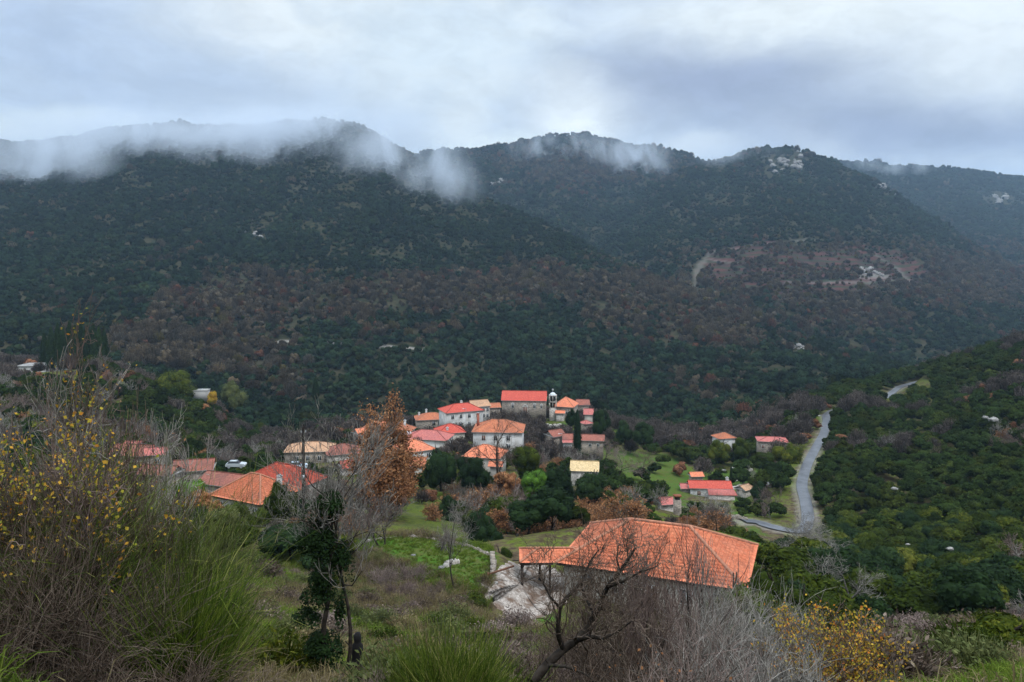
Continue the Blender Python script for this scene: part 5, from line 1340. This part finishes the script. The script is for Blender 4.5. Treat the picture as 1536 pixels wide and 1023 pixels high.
def broom(label, px, Y, w, h, seed, mat=None, n=1500, pbase=None, lean=(0, 0), dead=.6, cat='bush', group=None, name='broom_bush', r=.006):
    rng = np.random.default_rng(seed); x = (px - 768) / F * Y; z = gz(x, Y) if pbase is None else H - (pbase - HOR) / F * Y
    o = empty(name, (x, Y, z), 0, label=label, cat=cat, group=group)
    nb = 46; th = rng.random(nb) * 6.283; el = rng.random(nb) ** .7
    D = np.stack([np.cos(th) * el * w * .42 / h + lean[0], np.sin(th) * el * w * .42 / h + lean[1], np.ones(nb)], 1)
    P0 = np.stack([np.cos(th) * .08 * w, np.sin(th) * .08 * w, np.full(nb, -.1)], 1)
    V, Q, T, DD = stalks(rng, P0, D, np.full(nb, h * .5) * rng.uniform(.6, 1.1, nb), np.full(nb, .03), np.full(nb, .022), np.full(nb, .009), 5, .14)
    part('stems', [(V, Q)], BARK, o)
    k = rng.integers(0, nb, n); Ls = h * rng.uniform(.22, .62, n) * (1 - .35 * rng.random(nb)[k])
    B0 = T[k] - DD[k] * (rng.random(n) * h * .34)[:, None] + rng.normal(size=(n, 3)) * w * .03
    V, Q, _, _ = stalks(rng, B0, DD[k] + rng.normal(size=(n, 3)) * .30 + rng.normal(size=(nb, 3))[k] * .16 + np.array([0, 0, .5]), Ls, rng.normal(size=n) * .05, np.full(n, r), np.full(n, r * .35), 4, .09)
    part('shoots', [(V, Q)], mat or GB, o)
    nd = int(n * dead); k = rng.integers(0, nb, nd)
    B0 = P0[k] + (T[k] - P0[k]) * rng.random((nd, 1))
    V, Q, _, _ = stalks(rng, B0, unit(rng, nd) + DD[k] * .5, h * rng.uniform(.12, .34, nd), np.full(nd, -.04), np.full(nd, r * .9), np.full(nd, r * .3), 4, .2)
    part('dead_twigs', [(V, Q)], GD if seed % 2 == 0 else GT, o)
    return o
def tangle(label, px, Y, w, h, seed, mat=None, n=1400, name='dry_bush', droop=-.10, r=.006, up=.7, pbase=None, group=None, leaves=None, nleaf=0, lsz=.03, cat='bush'):
    """a mound of arching, tangled leafless stems"""
    rng = np.random.default_rng(seed); x = (px - 768) / F * Y; z = gz(x, Y) if pbase is None else H - (pbase - HOR) / F * Y
    o = empty(name, (x, Y, z), 0, label=label, cat=cat, group=group)
    nb = 30; th = rng.random(nb) * 6.283
    P0 = np.stack([np.cos(th) * w * .2 * rng.random(nb), np.sin(th) * w * .2 * rng.random(nb), np.full(nb, -.15)], 1)
    D = np.stack([np.cos(th) * w / h * .6, np.sin(th) * w / h * .6, np.ones(nb)], 1)
    V, Q, T, DD = stalks(rng, P0, D, h * rng.uniform(.6, .95, nb), np.full(nb, -.02), np.full(nb, .02 + r), np.full(nb, r * 1.2), 6, .16)
    part('stems', [(V, Q)], BARK if mat is not GG else BARKG, o)
    k = rng.integers(0, nb, n); t = rng.random((n, 1)) ** .6
    B0 = P0[k] + (T[k] - P0[k]) * t + rng.normal(size=(n, 3)) * w * .05
    V, Q, T2, _ = stalks(rng, B0, unit(rng, n) + DD[k] * .5 + np.array([0, 0, up]), h * rng.uniform(.2, .55, n), np.full(n, droop) + rng.normal(size=n) * .05, np.full(n, r), np.full(n, r * .35), 5, .2)
    part('twigs', [(V, Q)], mat or GT, o)
    if leaves is not None:
        j = rng.integers(0, n, nleaf); V3, Q3 = leaf_quads(T2[j] + rng.normal(size=(nleaf, 3)) * .05, unit(rng, nleaf), lsz * rng.uniform(.6, 1.3, nleaf), rng, .75)
        mobj('leaves', mesh_np('leaves', V3, [Q3], [leaves]), o)
    return o

def left_thicket():
    S = [(-20, 11.5, 500, 2.2, 'yellow leaved shrub at the very left edge of the slope', GY, 1500), (48, 11.0, 478, 2.1, 'tall bare shrub with a few yellow leaves, highest of the left thicket', GY, 420),
         (18, 9.6, 590, 2.0, 'dense golden leaved shrub low at the left edge', GY, 1900), (105, 10.2, 545, 2.0, 'bare grey shrub with yellow leaf tufts in front of the white building', GY, 380),
         (128, 11.8, 610, 1.9, 'tangled pale grey leafless shrub in front of the cypress grove', None, 0), (185, 12.2, 590, 1.9, 'pale upright leafless shrub right of the cypress grove', GP, 160),
         (215, 13.0, 640, 1.7, 'leafless shrub leaning right with rusty leaf remnants', GR, 160), (60, 9.0, 640, 2.0, 'low shrub speckled with lime and orange leaves', GY, 1500),
         (150, 9.8, 670, 1.8, 'ochre speckled twiggy shrub in the middle of the left thicket', GY, 650),
         (300, 13.5, 775, .9, 'small leafless shrub behind the big green broom', None, 0)]
    for i, (px, Y, top, w, lb, lm, nl) in enumerate(S):
        b = gpy(px, Y); h = (b - top) / F * Y; nl = nl if px < 65 else nl * .4
        oak(lb, px, b, Y, w, h, 600 + i, lm, int(nl * 1.05), BARKG, name='thicket_shrub', lsz=.024, cat='shrub', lev=4, r=.03, up=.14, spread=.72, twig=(GG, GM, GT)[i % 3], tipr=.0040, wig=.36, stems=2, gap=.5)
    for i, (px, Y, w, top, lb) in enumerate([(30, 8.6, 1.5, 850, 'brown tangle of dead stems at the left edge'), (105, 9.2, 1.5, 840, 'brown tangle of dead stems left of the green broom'), (175, 9.8, 1.4, 850, 'brown grey dead brush just left of the green broom'),
                                            (90, 7.2, 1.2, 965, 'low dead brush above the bright grass corner'), (160, 8.0, 1.3, 950, 'low dry brush at the bottom beside the bright grass'), (225, 9.0, 1.2, 950, 'dry brush under the big green broom'), (300, 9.2, 1.2, 955, 'dead brown twigs at the foot of the big green broom'), (60, 11.4, 1.8, 800, 'dark dead brush behind the left edge'), (150, 12.4, 1.8, 810, 'dark brush behind the dead stems'), (275, 7.8, 1.0, 950, 'woody brown base twigs in front of the big green broom')]):
        tangle(lb, px, Y, w, (gpy(px, Y) - top) / F * Y / 1.12, 640 + i, (GT, GM, GT)[i % 3], 1300, r=.0045)
    for i, (px, Y, w, top, m, lb, n) in enumerate([(285, 8.6, 1.05, 785, GB, 'big bright green broom bush with a brown woody base', 3600), (240, 10.6, 1.0, 715, GB, 'olive green broom tuft behind the big broom', 1800), (320, 11.6, 1.3, 800, GB, 'narrow green broom behind the right side of the big broom', 1500)]):
        broom(lb, px, Y, w, (gpy(px, Y) - top) / F * Y / 1.05, 660 + i, m, n, r=.0046)
    for i, (px, Y, w, top, m, lb) in enumerate([(5, 8.6, 1.5, 715, GO, 'dark green tangled broom at the left edge'), (60, 8.9, 1.6, 680, GT, 'brown tangled scrub in the middle of the left thicket'), (120, 9.4, 1.6, 670, GB, 'dull green tangled broom above the dead brush'), (180, 10.0, 1.4, 700, GO, 'olive scrub left of the rust speckled shrub'), (225, 9.8, 1.2, 745, GO, 'low olive scrub touching the big broom'), (95, 8.4, 1.5, 770, GT, 'brown twiggy scrub below the dull green broom'), (200, 9.0, 1.3, 800, GT, 'brown twiggy scrub left of the big broom')]):
        tangle(lb, px, Y, w, (gpy(px, Y) - top) / F * Y / 1.12, 690 + i, m, 2300, r=.0042, droop=.0, up=1.0)
left_thicket()

def centre():
    broom('wide green broom bush with yellow shoots at the bottom, left of the twisted tree', 665, 10.4, 1.7, (gpy(665, 10.4) - 900) / F * 10.4, 680, GB, 3400, lean=(.14, 0), r=.0046)
    broom('broom bush with long pale shoots leaning right below the terrace', 610, 12.4, 1.5, (gpy(610, 12.4) - 925) / F * 12.4, 681, GB, 2000, lean=(.22, 0), r=.0048)
    broom('small spiky green broom between the wide broom and the twisted tree', 738, 11.0, 1.2, (gpy(738, 11.0) - 950) / F * 11, 682, GB, 1800, r=.0048)
    tangle('brown dead twigs in front of the wide green broom', 640, 9.4, 2.0, .85, 683, GT, 1800, r=.005)
    tangle('grey dead twigs between the ivy covered tree and the broom', 545, 12.5, 1.3, .95, 684, GM, 900, r=.005)
    # ivy covered tree
    Y = 23.0; px = 478; b = gpy(px, Y); x, y, z = P(px, b, Y); rng = np.random.default_rng(90)
    o = empty('ivy_covered_tree', (x, y, z), 0, label='slender tree wrapped in dark ivy with grey bare top twigs', cat='tree')
    big, small = Segs(), Segs()
    for (dx, dh, r, e) in ((0.0, 5.4, .10, 0), (.75, 4.8, .075, 1)):
        p = np.array([dx, .3 * e, -.4]); 
        for i in range(8):
            q = p + np.array([rng.normal() * .06 - (.05 if e else -.02), rng.normal() * .05, dh / 8 * 1.05]); big.add(p, q, r * (1 - i * .09), r * (1 - (i + 1) * .09)); p = q
            if i >= 4:
                for k in range(3):
                    d = np.array([rng.normal() * .8, rng.normal() * .8, 1.0]); grow(rng, big, small, p, d / np.linalg.norm(d), 1.5, .022, 1, 4, .2, (3, 4), .6, .16, .62, None, 4, .006)
    part('trunk', [tubes(big.arr(), 6)], BARK, o); part('branches', [tubes(small.arr(), 3)], GG, o)
    IV = []; IQ = []; n0 = 0
    for (cx, cz, rx, rz_, nl) in ((0, 3.9, .66, 1.15, 3600), (-.05, 2.6, .55, 1.0, 1900), (.15, 5.0, .75, .8, 1500), (.70, 3.4, .36, .9, 900), (-.35, 1.9, .55, .35, 700), (.1, .75, .65, .85, 2300), (.62, 1.9, .2, .9, 500), (.4, .2, .6, .5, 900)):
        V, Q, CV, CT = crown(rng.integers(1e6), rx, rz_, 12, nl, .045, zc=cz, core=.0, crad=.42); V[:, 0] += cx; IV.append(V); IQ.append(Q + n0); n0 += len(V)
    mobj('ivy', mesh_np('ivy', np.vstack(IV), [np.vstack(IQ)], [G2]), o)
    # charred stump
    px, Y = 534, 24.0; x, y, z = P(px, gpy(px, Y) - 18, Y); rng = np.random.default_rng(5)
    o = empty('tree_stump', (x, y, z), 0, label='black broken stump with a rounded top right of the ivy covered tree', cat='stump')
    prof = [(.24, -.5), (.20, 0), (.17, .25), (.15, .5), (.17, .7), (.165, .85), (.10, .93), (.12, 1.0), (.125, 1.12), (.07, 1.22), (.0, 1.24)]
    V = []; m = 10
    for r_, zz in prof:
        a = np.arange(m) * 2 * math.pi / m; rr = r_ * (1 + rng.normal(size=m) * .08); V.append(np.stack([np.cos(a) * rr + .04 * zz, np.sin(a) * rr, np.full(m, zz)], 1))
    Qd = np.array([(i * m + j, i * m + (j + 1) % m, (i + 1) * m + (j + 1) % m, (i + 1) * m + j) for i in range(len(prof) - 1) for j in range(m)])
    part('stump_wood', [(np.vstack(V), Qd)], plain('charred_wood', (.008, .007, .007), .9), o); part('snag', [tubes((np.array([[0, 0, .6], [0, 0, .3]]), np.array([[-.34, .05, .95], [.3, 0, .1]]), np.array([.035, .04]), np.array([.012, .02])), 5)], BARK, o)
    # twisted dark tree
    rng = np.random.default_rng(61); Y = 12.5
    x0, y0, z0 = P(790, 1045, Y); o = empty('twisted_tree', (x0, y0, z0), 0, label='black twisted bare tree leaning right in front of the paved yard', cat='tree')
    def w3(a): return np.array(P(a[0], a[1], Y + a[2])) - np.array([x0, y0, z0])
    paths = [([(775, 1075, 0), (800, 1022, 0), (822, 995, .1), (845, 974, .2), (862, 962, .2), (880, 945, .3), (892, 922, .3), (902, 900, .4), (912, 880, .3), (930, 858, .3), (942, 840, .3), (953, 822, .4)], .085, .018),
             ([(845, 974, .2), (838, 955, 0), (837, 935, -.1), (840, 912, -.1), (848, 898, 0), (862, 885, .0), (874, 868, .1), (884, 845, .1), (898, 825, .1)], .045, .010),
             ([(862, 962, .2), (885, 955, .0), (905, 958, -.2), (930, 945, -.3), (950, 930, -.3)], .04, .009),
             ([(892, 922, .3), (880, 900, .5), (872, 880, .6), (876, 860, .6)], .03, .008), ([(912, 880, .3), (935, 872, .1), (960, 858, 0), (985, 850, -.1)], .03, .007), ([(930, 858, .3), (925, 838, .5), (928, 818, .5)], .022, .006),
             ([(820, 998, .1), (850, 1000, -.3), (880, 1012, -.5), (900, 1030, -.6)], .03, .010), ([(840, 912, -.1), (825, 895, -.2), (815, 875, -.2), (818, 858, -.2)], .022, .006)]
    big, small = Segs(), Segs()
    for pts, ra, rb in paths:
        W = [w3(p) for p in pts]; n = len(W) - 1
        for i in range(n):
            r_a = ra + (rb - ra) * i / n; r_b = ra + (rb - ra) * (i + 1) / n; big.add(W[i], W[i + 1], r_a, r_b)
            if pts[i][1] < 975:
                for k in range(3):
                    d = W[i + 1] - W[i]; d = d / np.linalg.norm(d) + unit(rng, 1)[0] * .9; d /= np.linalg.norm(d)
                    grow(rng, big, small, W[i + 1], d, .42, max(.006, r_b * .45), 2, 4, .32, (3, 4), .75, .1, .66, None, 4, .0035, .2)
    part('trunk', [tubes(big.arr(), 7)], BARK, o); part('branches', [tubes(small.arr(), 3)], GT, o)
    # saplings and the grey thicket in front of the large house
    for i, (px, top, Y, w, lb, tw) in enumerate([(1040, 792, 17, 1.7, 'tall straight leafless sapling crossing the middle of the large orange roof', GM), (985, 826, 15, 1.2, 'thin bare sapling right of the twisted tree', GM), (1085, 812, 19, 1.5, 'bare sapling in front of the right hip of the large orange roof', GG), (935, 842, 16, 1.6, 'bare brown sapling behind the twisted tree', GT), (1010, 842, 20, 1.6, 'slim leafless sapling behind the tallest one', GM), (905, 868, 19, 1.8, 'brown twiggy sapling at the left end of the large house', GT), (965, 862, 22, 2.0, 'brown sapling before the windows of the large house', GT)]):
        b = gpy(px, Y); oak(lb, px, b, Y, w, (b - top) / F * Y, 700 + i, None, 0, BARK, name='bare_sapling', lev=4 if px < 1000 else 3, r=.04, up=.4, spread=.42, twig=tw, tipr=.0045, wig=.09, stems=2)
    for i, (px, top, Y, w, m, lb) in enumerate([(1130, 880, 20, 3.0, GG, 'large grey arching leafless thicket right of the saplings'), (1080, 902, 17, 2.6, GG, 'pale grey thicket before the right half of the large house'), (1035, 925, 15, 2.4, GM, 'mauve grey thicket at the feet of the saplings'), (1165, 900, 16, 2.4, GG, 'silvery thicket at the right end of the grey brush'), (1110, 950, 12.5, 2.2, GG, 'nearest grey brush at the bottom right of centre'), (980, 930, 16, 2.5, GT, 'brown brush right of the twisted tree'), (925, 945, 14, 2.2, GT, 'dark brown brush below the twisted tree'), (1000, 975, 11.5, 2.0, GT, 'brown brush at the bottom with rust leaves'), (880, 975, 16, 2.4, GM, 'dull brush behind the trunk of the twisted tree'), (1050, 985, 11, 1.8, GM, 'low mauve brush at the bottom'), (1180, 975, 12, 1.6, GG, 'grey brush left of the yellow leaved bush'), (940, 905, 26, 4.0, GT, 'brown scrub against the wall of the large house'), (1010, 900, 28, 4.2, GT, 'second brown scrub against the wall of the large house'), (1075, 890, 30, 3.6, GM, 'mauve scrub under the right part of the roof'), (860, 930, 28, 3.2, GT, 'brown scrub at the edge of the paved yard'), (780, 960, 26, 3.0, GM, 'mauve scrub below the paved yard'), (720, 950, 28, 2.8, GT, 'brown scrub left below the paved yard')]):
        b = gpy(px, Y); h = (b - top) / F * Y
        tangle(lb, px, Y, w, h, 730 + i, m, 1000 if Y < 24 else 1300, r=.0062 if Y < 24 else .008, droop=-.05 if m is GG else -.02, leaves=GR if 'rust' in lb else None, nleaf=200)
    b = gpy(1250, 14.5)
    oak('autumn bush with yellow and orange leaves at the bottom right', 1250, b, 14.5, 2.0, (b - 935) / F * 14.5, 770, GY, 6500, BARK, name='yellow_leaved_bush', lsz=.026, cat='bush', lev=4, r=.035, up=.2, spread=.6, twig=GT, tipr=.005, stems=5, gap=.75)
    for i, (px, top, Y, w, m, lb) in enumerate([(1150, 862, 44, 6.0, G1, 'olive green evergreen clump right of the large house'), (1105, 868, 40, 4.4, GL, 'yellow green clump against the right corner of the large house'), (1200, 878, 42, 5, G1, 'evergreen clump above the grey thicket'), (1250, 885, 40, 5, G1, 'evergreen clump left of the dead grey tree'), (1175, 905, 30, 3.6, G1, 'bright evergreen bush behind the grey thicket'), (1145, 915, 27, 3.0, G1, 'dark green bush inside the grey thicket'), (1290, 925, 40, 4, G2, 'dark bush right of the dead grey tree'), (1185, 950, 22, 2.2, G1, 'dark green shrub beside the yellow leaved bush'), (1520, 930, 30, 4.2, G1, 'evergreen bush at the lower right edge'), (1440, 905, 66, 6.5, G2, 'dark evergreen above the small meadow'), (1380, 895, 68, 6, G1, 'green evergreen above the small meadow'), (1330, 932, 62, 4, GR, 'orange brown bush left of the small meadow')]):
        b = gpy(px, Y); h = max(1.2, (b - top) / F * Y)
        leafy('evergreen_clump' if m is not GR else 'rust_shrub', lb, px, Y, w, h, m, 800 + i, cat='bush', nleaf=9000, nclump=60, lsize=.095, crad=.28, jag=.45)
centre()

# low shrubs and grass of the open slope
def mk_heath(mat, seed0, n=420, r=.012, rise=.5):
    def f(i):
        rng = np.random.default_rng(seed0 + i); d = unit(rng, n); d[:, 2] = np.abs(d[:, 2]) + .15
        P0 = d * [.14, .14, .05]; V, Q, _, _ = stalks(rng, P0, d, rng.uniform(.22, .42, n), np.full(n, rise * .1), np.full(n, r * .8), np.full(n, r * .3), 3, .2)
        u_ = unit(rng, n * 2); u_[:, 2] = np.abs(u_[:, 2]); V2, Q2 = leaf_quads(u_ * [.46, .46, .5] * rng.uniform(.45, 1, (n * 2, 1)) + rng.normal(size=(n * 2, 3)) * .04, unit(rng, n * 2), .032, rng, .4)
        return [('crown', mesh_np('crown', np.vstack([V, V2]), [Q, Q2 + len(V)], [mat])), ('stems', mesh_np('stems', *(lambda t: (t[0], [t[1]]))(stalks(rng, P0[:14] * .3 - [0, 0, .1], d[:14], np.full(14, .3), np.full(14, .1), np.full(14, .016), np.full(14, .01), 3)[:2]), [BARK]))]
    return Proto(f)
def slope():
    rng = np.random.default_rng(31)
    for j_, (a_, b_) in enumerate([(590,77),(620,75.5),(650,73.5),(560,79.5),(610,72),(575,74.5),(640,70),(672,71),(545,77),(600,68),(630,66)]):
        x_ = (a_ - 768) / F * b_; tangle('mauve brown scrub mound along the lower edge of the green terrace', a_, b_, rng.uniform(2.4, 3.6), rng.uniform(1.0, 1.7), 860 + j_, (GT, GM, GT, GO)[j_ % 4], 1100, r=.014, name='scrub_mound', group='scrub mounds below the green terrace')
    K = [(mk_heath(GT, 900), 'dry_shrub', 'low brown dry shrub on the open grassy slope'), (mk_heath(GM, 910), 'dry_shrub', 'low mauve dry shrub on the open grassy slope'), (mk_heath(GO, 920), 'heath_shrub', 'low olive green shrub on the open grassy slope'), (mk_heath(GD, 930), 'grass_clump', 'straw coloured grass clump on the open slope'), (mk_heath(G1, 940), 'heath_shrub', 'small dark green shrub on the open grassy slope')]
    N = 0; used = []
    while N < 290:
        Y = 18 + 62 * rng.random() ** .75; px = rng.uniform(250, 1560); x = (px - 768) / F * Y
        if px > 690 and px < 1100 and Y > 60: continue
        if Y > 68 and 540 < px < 745: continue
        if px > 800 and Y < 55 and px < 1100: continue
        if px > 800 and rng.random() < .3: continue
        if 430 < px < 590 and Y < 33: continue
        if any((x - a) ** 2 + (Y - b) ** 2 < 1.1 for a, b in used): continue
        used.append((x, Y)); k = int(rng.choice(5, p=[.32, .2, .26, .06, .16])); pr, nm, lb = K[k]; w = rng.uniform(1.3, 3.8)
        pr.get(nm, int(rng.integers(0, 3)) if len(pr.made) >= 3 else len(pr.made), (x, Y, gz(x, Y) - .05), (w, w * rng.uniform(.6, 1.0)), rng.uniform(0, 6.28), label=lb, cat='shrub', group=lb.replace(' on the', 's on the') if 'clump' not in lb else 'straw coloured grass clumps on the slope'); N += 1
    # grass: nobody could count it
    def tuft(seed, n, mat, L, spread):
        g = np.random.default_rng(seed); d = unit(g, n); d[:, 2] = np.abs(d[:, 2]) + spread; p = np.stack([g.normal(size=n) * .07, g.normal(size=n) * .07, np.full(n, -.02)], 1)
        d /= np.linalg.norm(d, axis=1, keepdims=True); s = np.cross(d, unit(g, n)); s /= np.linalg.norm(s, axis=1, keepdims=True); Ls = L * g.uniform(.5, 1.1, (n, 1)); q = p + d * Ls; t = q + (d * [1, 1, .2] - [0, 0, .15]) * Ls * .5
        w = .007; V = np.stack([p - s * w, p + s * w, q + s * w * .7, q - s * w * .7, q - s * w * .7, q + s * w * .7, t + s * w * .1, t - s * w * .1], 1).reshape(-1, 3)
        return src('grass_tuft', mesh_np('grass_tuft', V, [np.arange(8 * n).reshape(-1, 4)], [mat]))
    TG = [tuft(1, 46, GS, .20, .7), tuft(2, 46, GS, .30, .6), tuft(3, 40, GD, .32, .8), tuft(4, 40, GD, .45, .9), tuft(5, 34, GT, .35, .5)]
    n = 60000; Y = 4 + 88 * rng.random(n) ** .7; px = rng.uniform(-60, 1600, n); x = (px - 768) / F * Y; g_, _, _ = cover(x, Y); f = fbm(x / 5, Y / 5, 41, 3) + rng.normal(size=n) * .25
    md = np.zeros(n, bool)
    for poly in MEADOWS: md |= in_poly(px, Y, poly)
    yard_ = (px > 738) & (px < 1110) & (Y > 69)
    keep = ~yard_ & (rng.random(n) < np.where(Y < 30, .6, 1)); x, Y, px, f, md = x[keep], Y[keep], px[keep], f[keep], md[keep]; n = len(x)
    green = md | (f > -.10); vi = np.where(green, rng.integers(0, 2, n), rng.integers(2, 5, n)); sc = rng.uniform(.7, 1.5, n) * np.where(Y > 30, 1.5, 1.0) * np.where(md, .55, 1)
    p3 = np.stack([x, Y, ground(x, Y)], 1); z3 = np.zeros((n, 3))
    for nm, lb, m in (('green_grass', 'fresh green grass over the slope and the terrace', green), ('dry_grass', 'dry straw coloured grass on the slope', ~green)):
        scatter(nm, p3[m], sc[m], rng.uniform(0, 6.28, m.sum()), z3[m], TG, lb, vi[m])
slope()
# wooden utility pole
x, y, z = P(455, 790, 104)
o = empty('utility_pole', (x, y, z), .2, label='dark wooden utility pole right of the orange hip roofed house', cat='pole')
part('pole_shaft', [tubes((np.array([[0, 0, -1.]]), np.array([[0, 0, 13.0]]), np.array([.23]), np.array([.17])), 8), bx(-.12, .12, -.12, .12, 12.98, 13.02)], BARK, o)
part('insulator', [bx(-.35, .35, -.04, .04, 12.3, 12.4), bx(-.32, -.26, -.04, .04, 12.4, 12.55), bx(.26, .32, -.04, .04, 12.4, 12.55)], M_METAL, o)
part('junction_box', [bx(-.14, .14, -.3, -.14, 6.2, 6.8)], M_METAL, o)
for px_, py_, Y_, hh, lb in ((843, 676, 240, 5.2, 'pale lamp post beside the little shed with pink metal roof'), (699, 640, 262, 6.0, 'thin grey pole at the corner of the tall white house'), (1232, 640, 296, 4.2, 'thin pole at the crest of the road')):
    o = empty('lamp_post', P(px_, py_, Y_), .3, label=lb, cat='pole')
    part('post_shaft', [tubes((np.array([[0, 0, -1.]]), np.array([[0, 0, hh]]), np.array([.09]), np.array([.06])), 7)], M_CONC, o); part('arm', [bx(-.9, 0, -.04, .04, hh - .1, hh)], M_METAL, o); part('lamp_head', [bx(-1.2, -.8, -.12, .12, hh - .16, hh + .02)], M_FRAME, o)
# parked cars
def car(label, px, py, Y, rz, col, name):
    x, y, z = P(px, py, Y); o = empty('parked_car', (x, y, z), rz, label=label, cat='car')
    m, n = material('car_paint_' + name); surf(n, col, .3, .5)
    body = [(-2.05, .35), (-2.1, .75), (-1.95, .95), (-1.0, 1.0), (1.05, .98), (1.95, .85), (2.1, .6), (2.05, .3)]
    def ext(pr, w, w2=None):
        k = len(pr); w2 = w2 or [w] * k; V = np.array([(a, -b_, c) for (a, c), b_ in zip(pr, w2)] + [(a, b_, c) for (a, c), b_ in zip(pr, w2)]); Q = np.array([(i, (i + 1) % k, k + (i + 1) % k, k + i) for i in range(k)])
        T = np.array([(0, i + 1, i) for i in range(1, k - 1)] + [(k, k + i, k + i + 1) for i in range(1, k - 1)]); return [(V, Q), (V, T)]
    part('body', ext(body, .85), m, o)
    cab = [(-1.7, .97), (-1.35, 1.42), (.25, 1.45), (.95, .98)]; part('windows', ext(cab, .7, [.78, .62, .62, .78]), M_GLASS, o)
    part('roof_panel', [bx(-1.3, .22, -.6, .6, 1.43, 1.48)], m, o)
    for a in (-1.3, 1.3):
        for s in (-1, 1):
            w_ = part('wheel', [tubes((np.array([[a, s * .70, .32]]), np.array([[a, s * .88, .32]]), np.array([.32]), np.array([.32])), 14)], M_WOOD, o)
            th = np.arange(14) * 2 * math.pi / 14; V = np.vstack([[[a, s * .86, .32]], np.stack([a + np.cos(th) * .31, np.full(14, s * .86), .32 + np.sin(th) * .31], 1)]); mobj('rim', mesh_np('rim', V, [np.array([(0, 1 + i, 1 + (i + 1) % 14) for i in range(14)])], [M_METAL]), w_)
    for s in (-1, 1): part('headlight', [bx(2.0, 2.11, s * .6 - .15, s * .6 + .15, .6, .75)], M_FRAME, o)
car('white car parked beside the orange roofed house behind the rusty oak', 606, 653, 232, .3, (.75, .76, .78), 'white')
car('white and blue car parked just left of the utility pole', 446, 703, 168, .15, (.55, .65, .75), 'pale')
car('silver car seen above the left end of the orange hip roof', 354, 701, 172, .05, (.45, .48, .50), 'silver')
# fence posts of the pasture, the terrace railing
def railing():
    o = empty('yard_railing', P(755, 858, 84.5), R(8), label='dark timber railing behind the porch along the paved yard', cat='railing')
    for i in range(5): part('post', [bx(-2.4 + i * 1.5 - .06, -2.4 + i * 1.5 + .06, -.06, .06, -.6, 1.3)], M_WOOD, o)
    part('rail', [bx(-2.34, 3.54, -.035, .035, .55, .65)], M_WOOD, o); part('rail', [bx(-2.34, 3.54, -.035, .035, 1.1, 1.2)], M_WOOD, o)
    o = empty('wooden_edge', P(752, 805 + 50, 77.5), R(40), label='reddish timber edge board sloping down beside the retaining wall', cat='board')
    part('board', [bx(-1.6, 1.6, -.04, .04, -.1, .08)], M_SHUT, o); part('stake', [bx(-1.7, -1.6, -.06, .06, -.6, .2)], M_SHUT, o)
railing()
# pale rocks on the hills
def rocks():
    rng = np.random.default_rng(8); iv, it = ico(2); m, n = material('limestone'); p = pos(n)
    c = n.mix(n.mapr(n.noise(p, 1.2, 4.0), .35, .65), (.17, .165, .155), (.36, .34, .32)); surf(n, c, .9, .1)
    L = [(1525, 556, 330, 2.6), (1512, 561, 325, 1.4), (1455, 583, 345, 1.2), (1342, 732, 190, 1.0), (1362, 816, 120, .4), (1425, 822, 118, .7), (1160, 724, 214, 2.4), (1490, 628, 240, 2.0), (1478, 625, 240, 1.2), (1320, 972, 34, .5), (662, 850, 76, .35), (620, 832, 80, .3), (1086, 705, 240, .8), (1100, 702, 245, 1.0), (742, 893, 76, .4)]
    for i, (px, py, Y, r) in enumerate(L):
        x = (px - 768) / F * Y; z = gz(x, Y); r = r * .5; d = 1 + .22 * rng.normal(size=(len(iv), 1))
        V = iv * d * [1.5, 1, .75] * r; V[:, 2] = np.maximum(V[:, 2], -.3 * r); zz = max(z, H - (py + 8 / Y * 0 - HOR) / F * Y - r * .4)
        mobj('rock', mesh_np('rock', V, [it], [m]), loc=(x, Y, zz), label='pale limestone rock showing through the vegetation', cat='rock', group='pale limestone rocks on the near hills')
    for i, (cx, cy_, rx, ry) in enumerate(ROCKY[:8]):
        parts_ = []; k = 16 if i < 2 else 9; Y0 = first_Y(cx, cy_, 450)
        for j in range(k):
            a = cx + rng.normal() * rx * .45; Y = Y0 + rng.normal() * ry * Y0 / F * 2.0; x = (a - 768) / F * Y; r = rng.uniform(1.2, 3.4) * (Y0 / 1500)
            V = iv * (1 + .2 * rng.normal(size=(len(iv), 1))) * [1.6, 1, 1.2] * r + [x, Y, gz(x, Y) + r * .9]; parts_.append((V, it))
        V, Fs = join(parts_); mobj('rock_outcrop', mesh_np('rock_outcrop', V, Fs, [m]), kind='stuff', label='pale rocky outcrop breaking through the mountain woods')
rocks()
print('done', time.time() - T0)
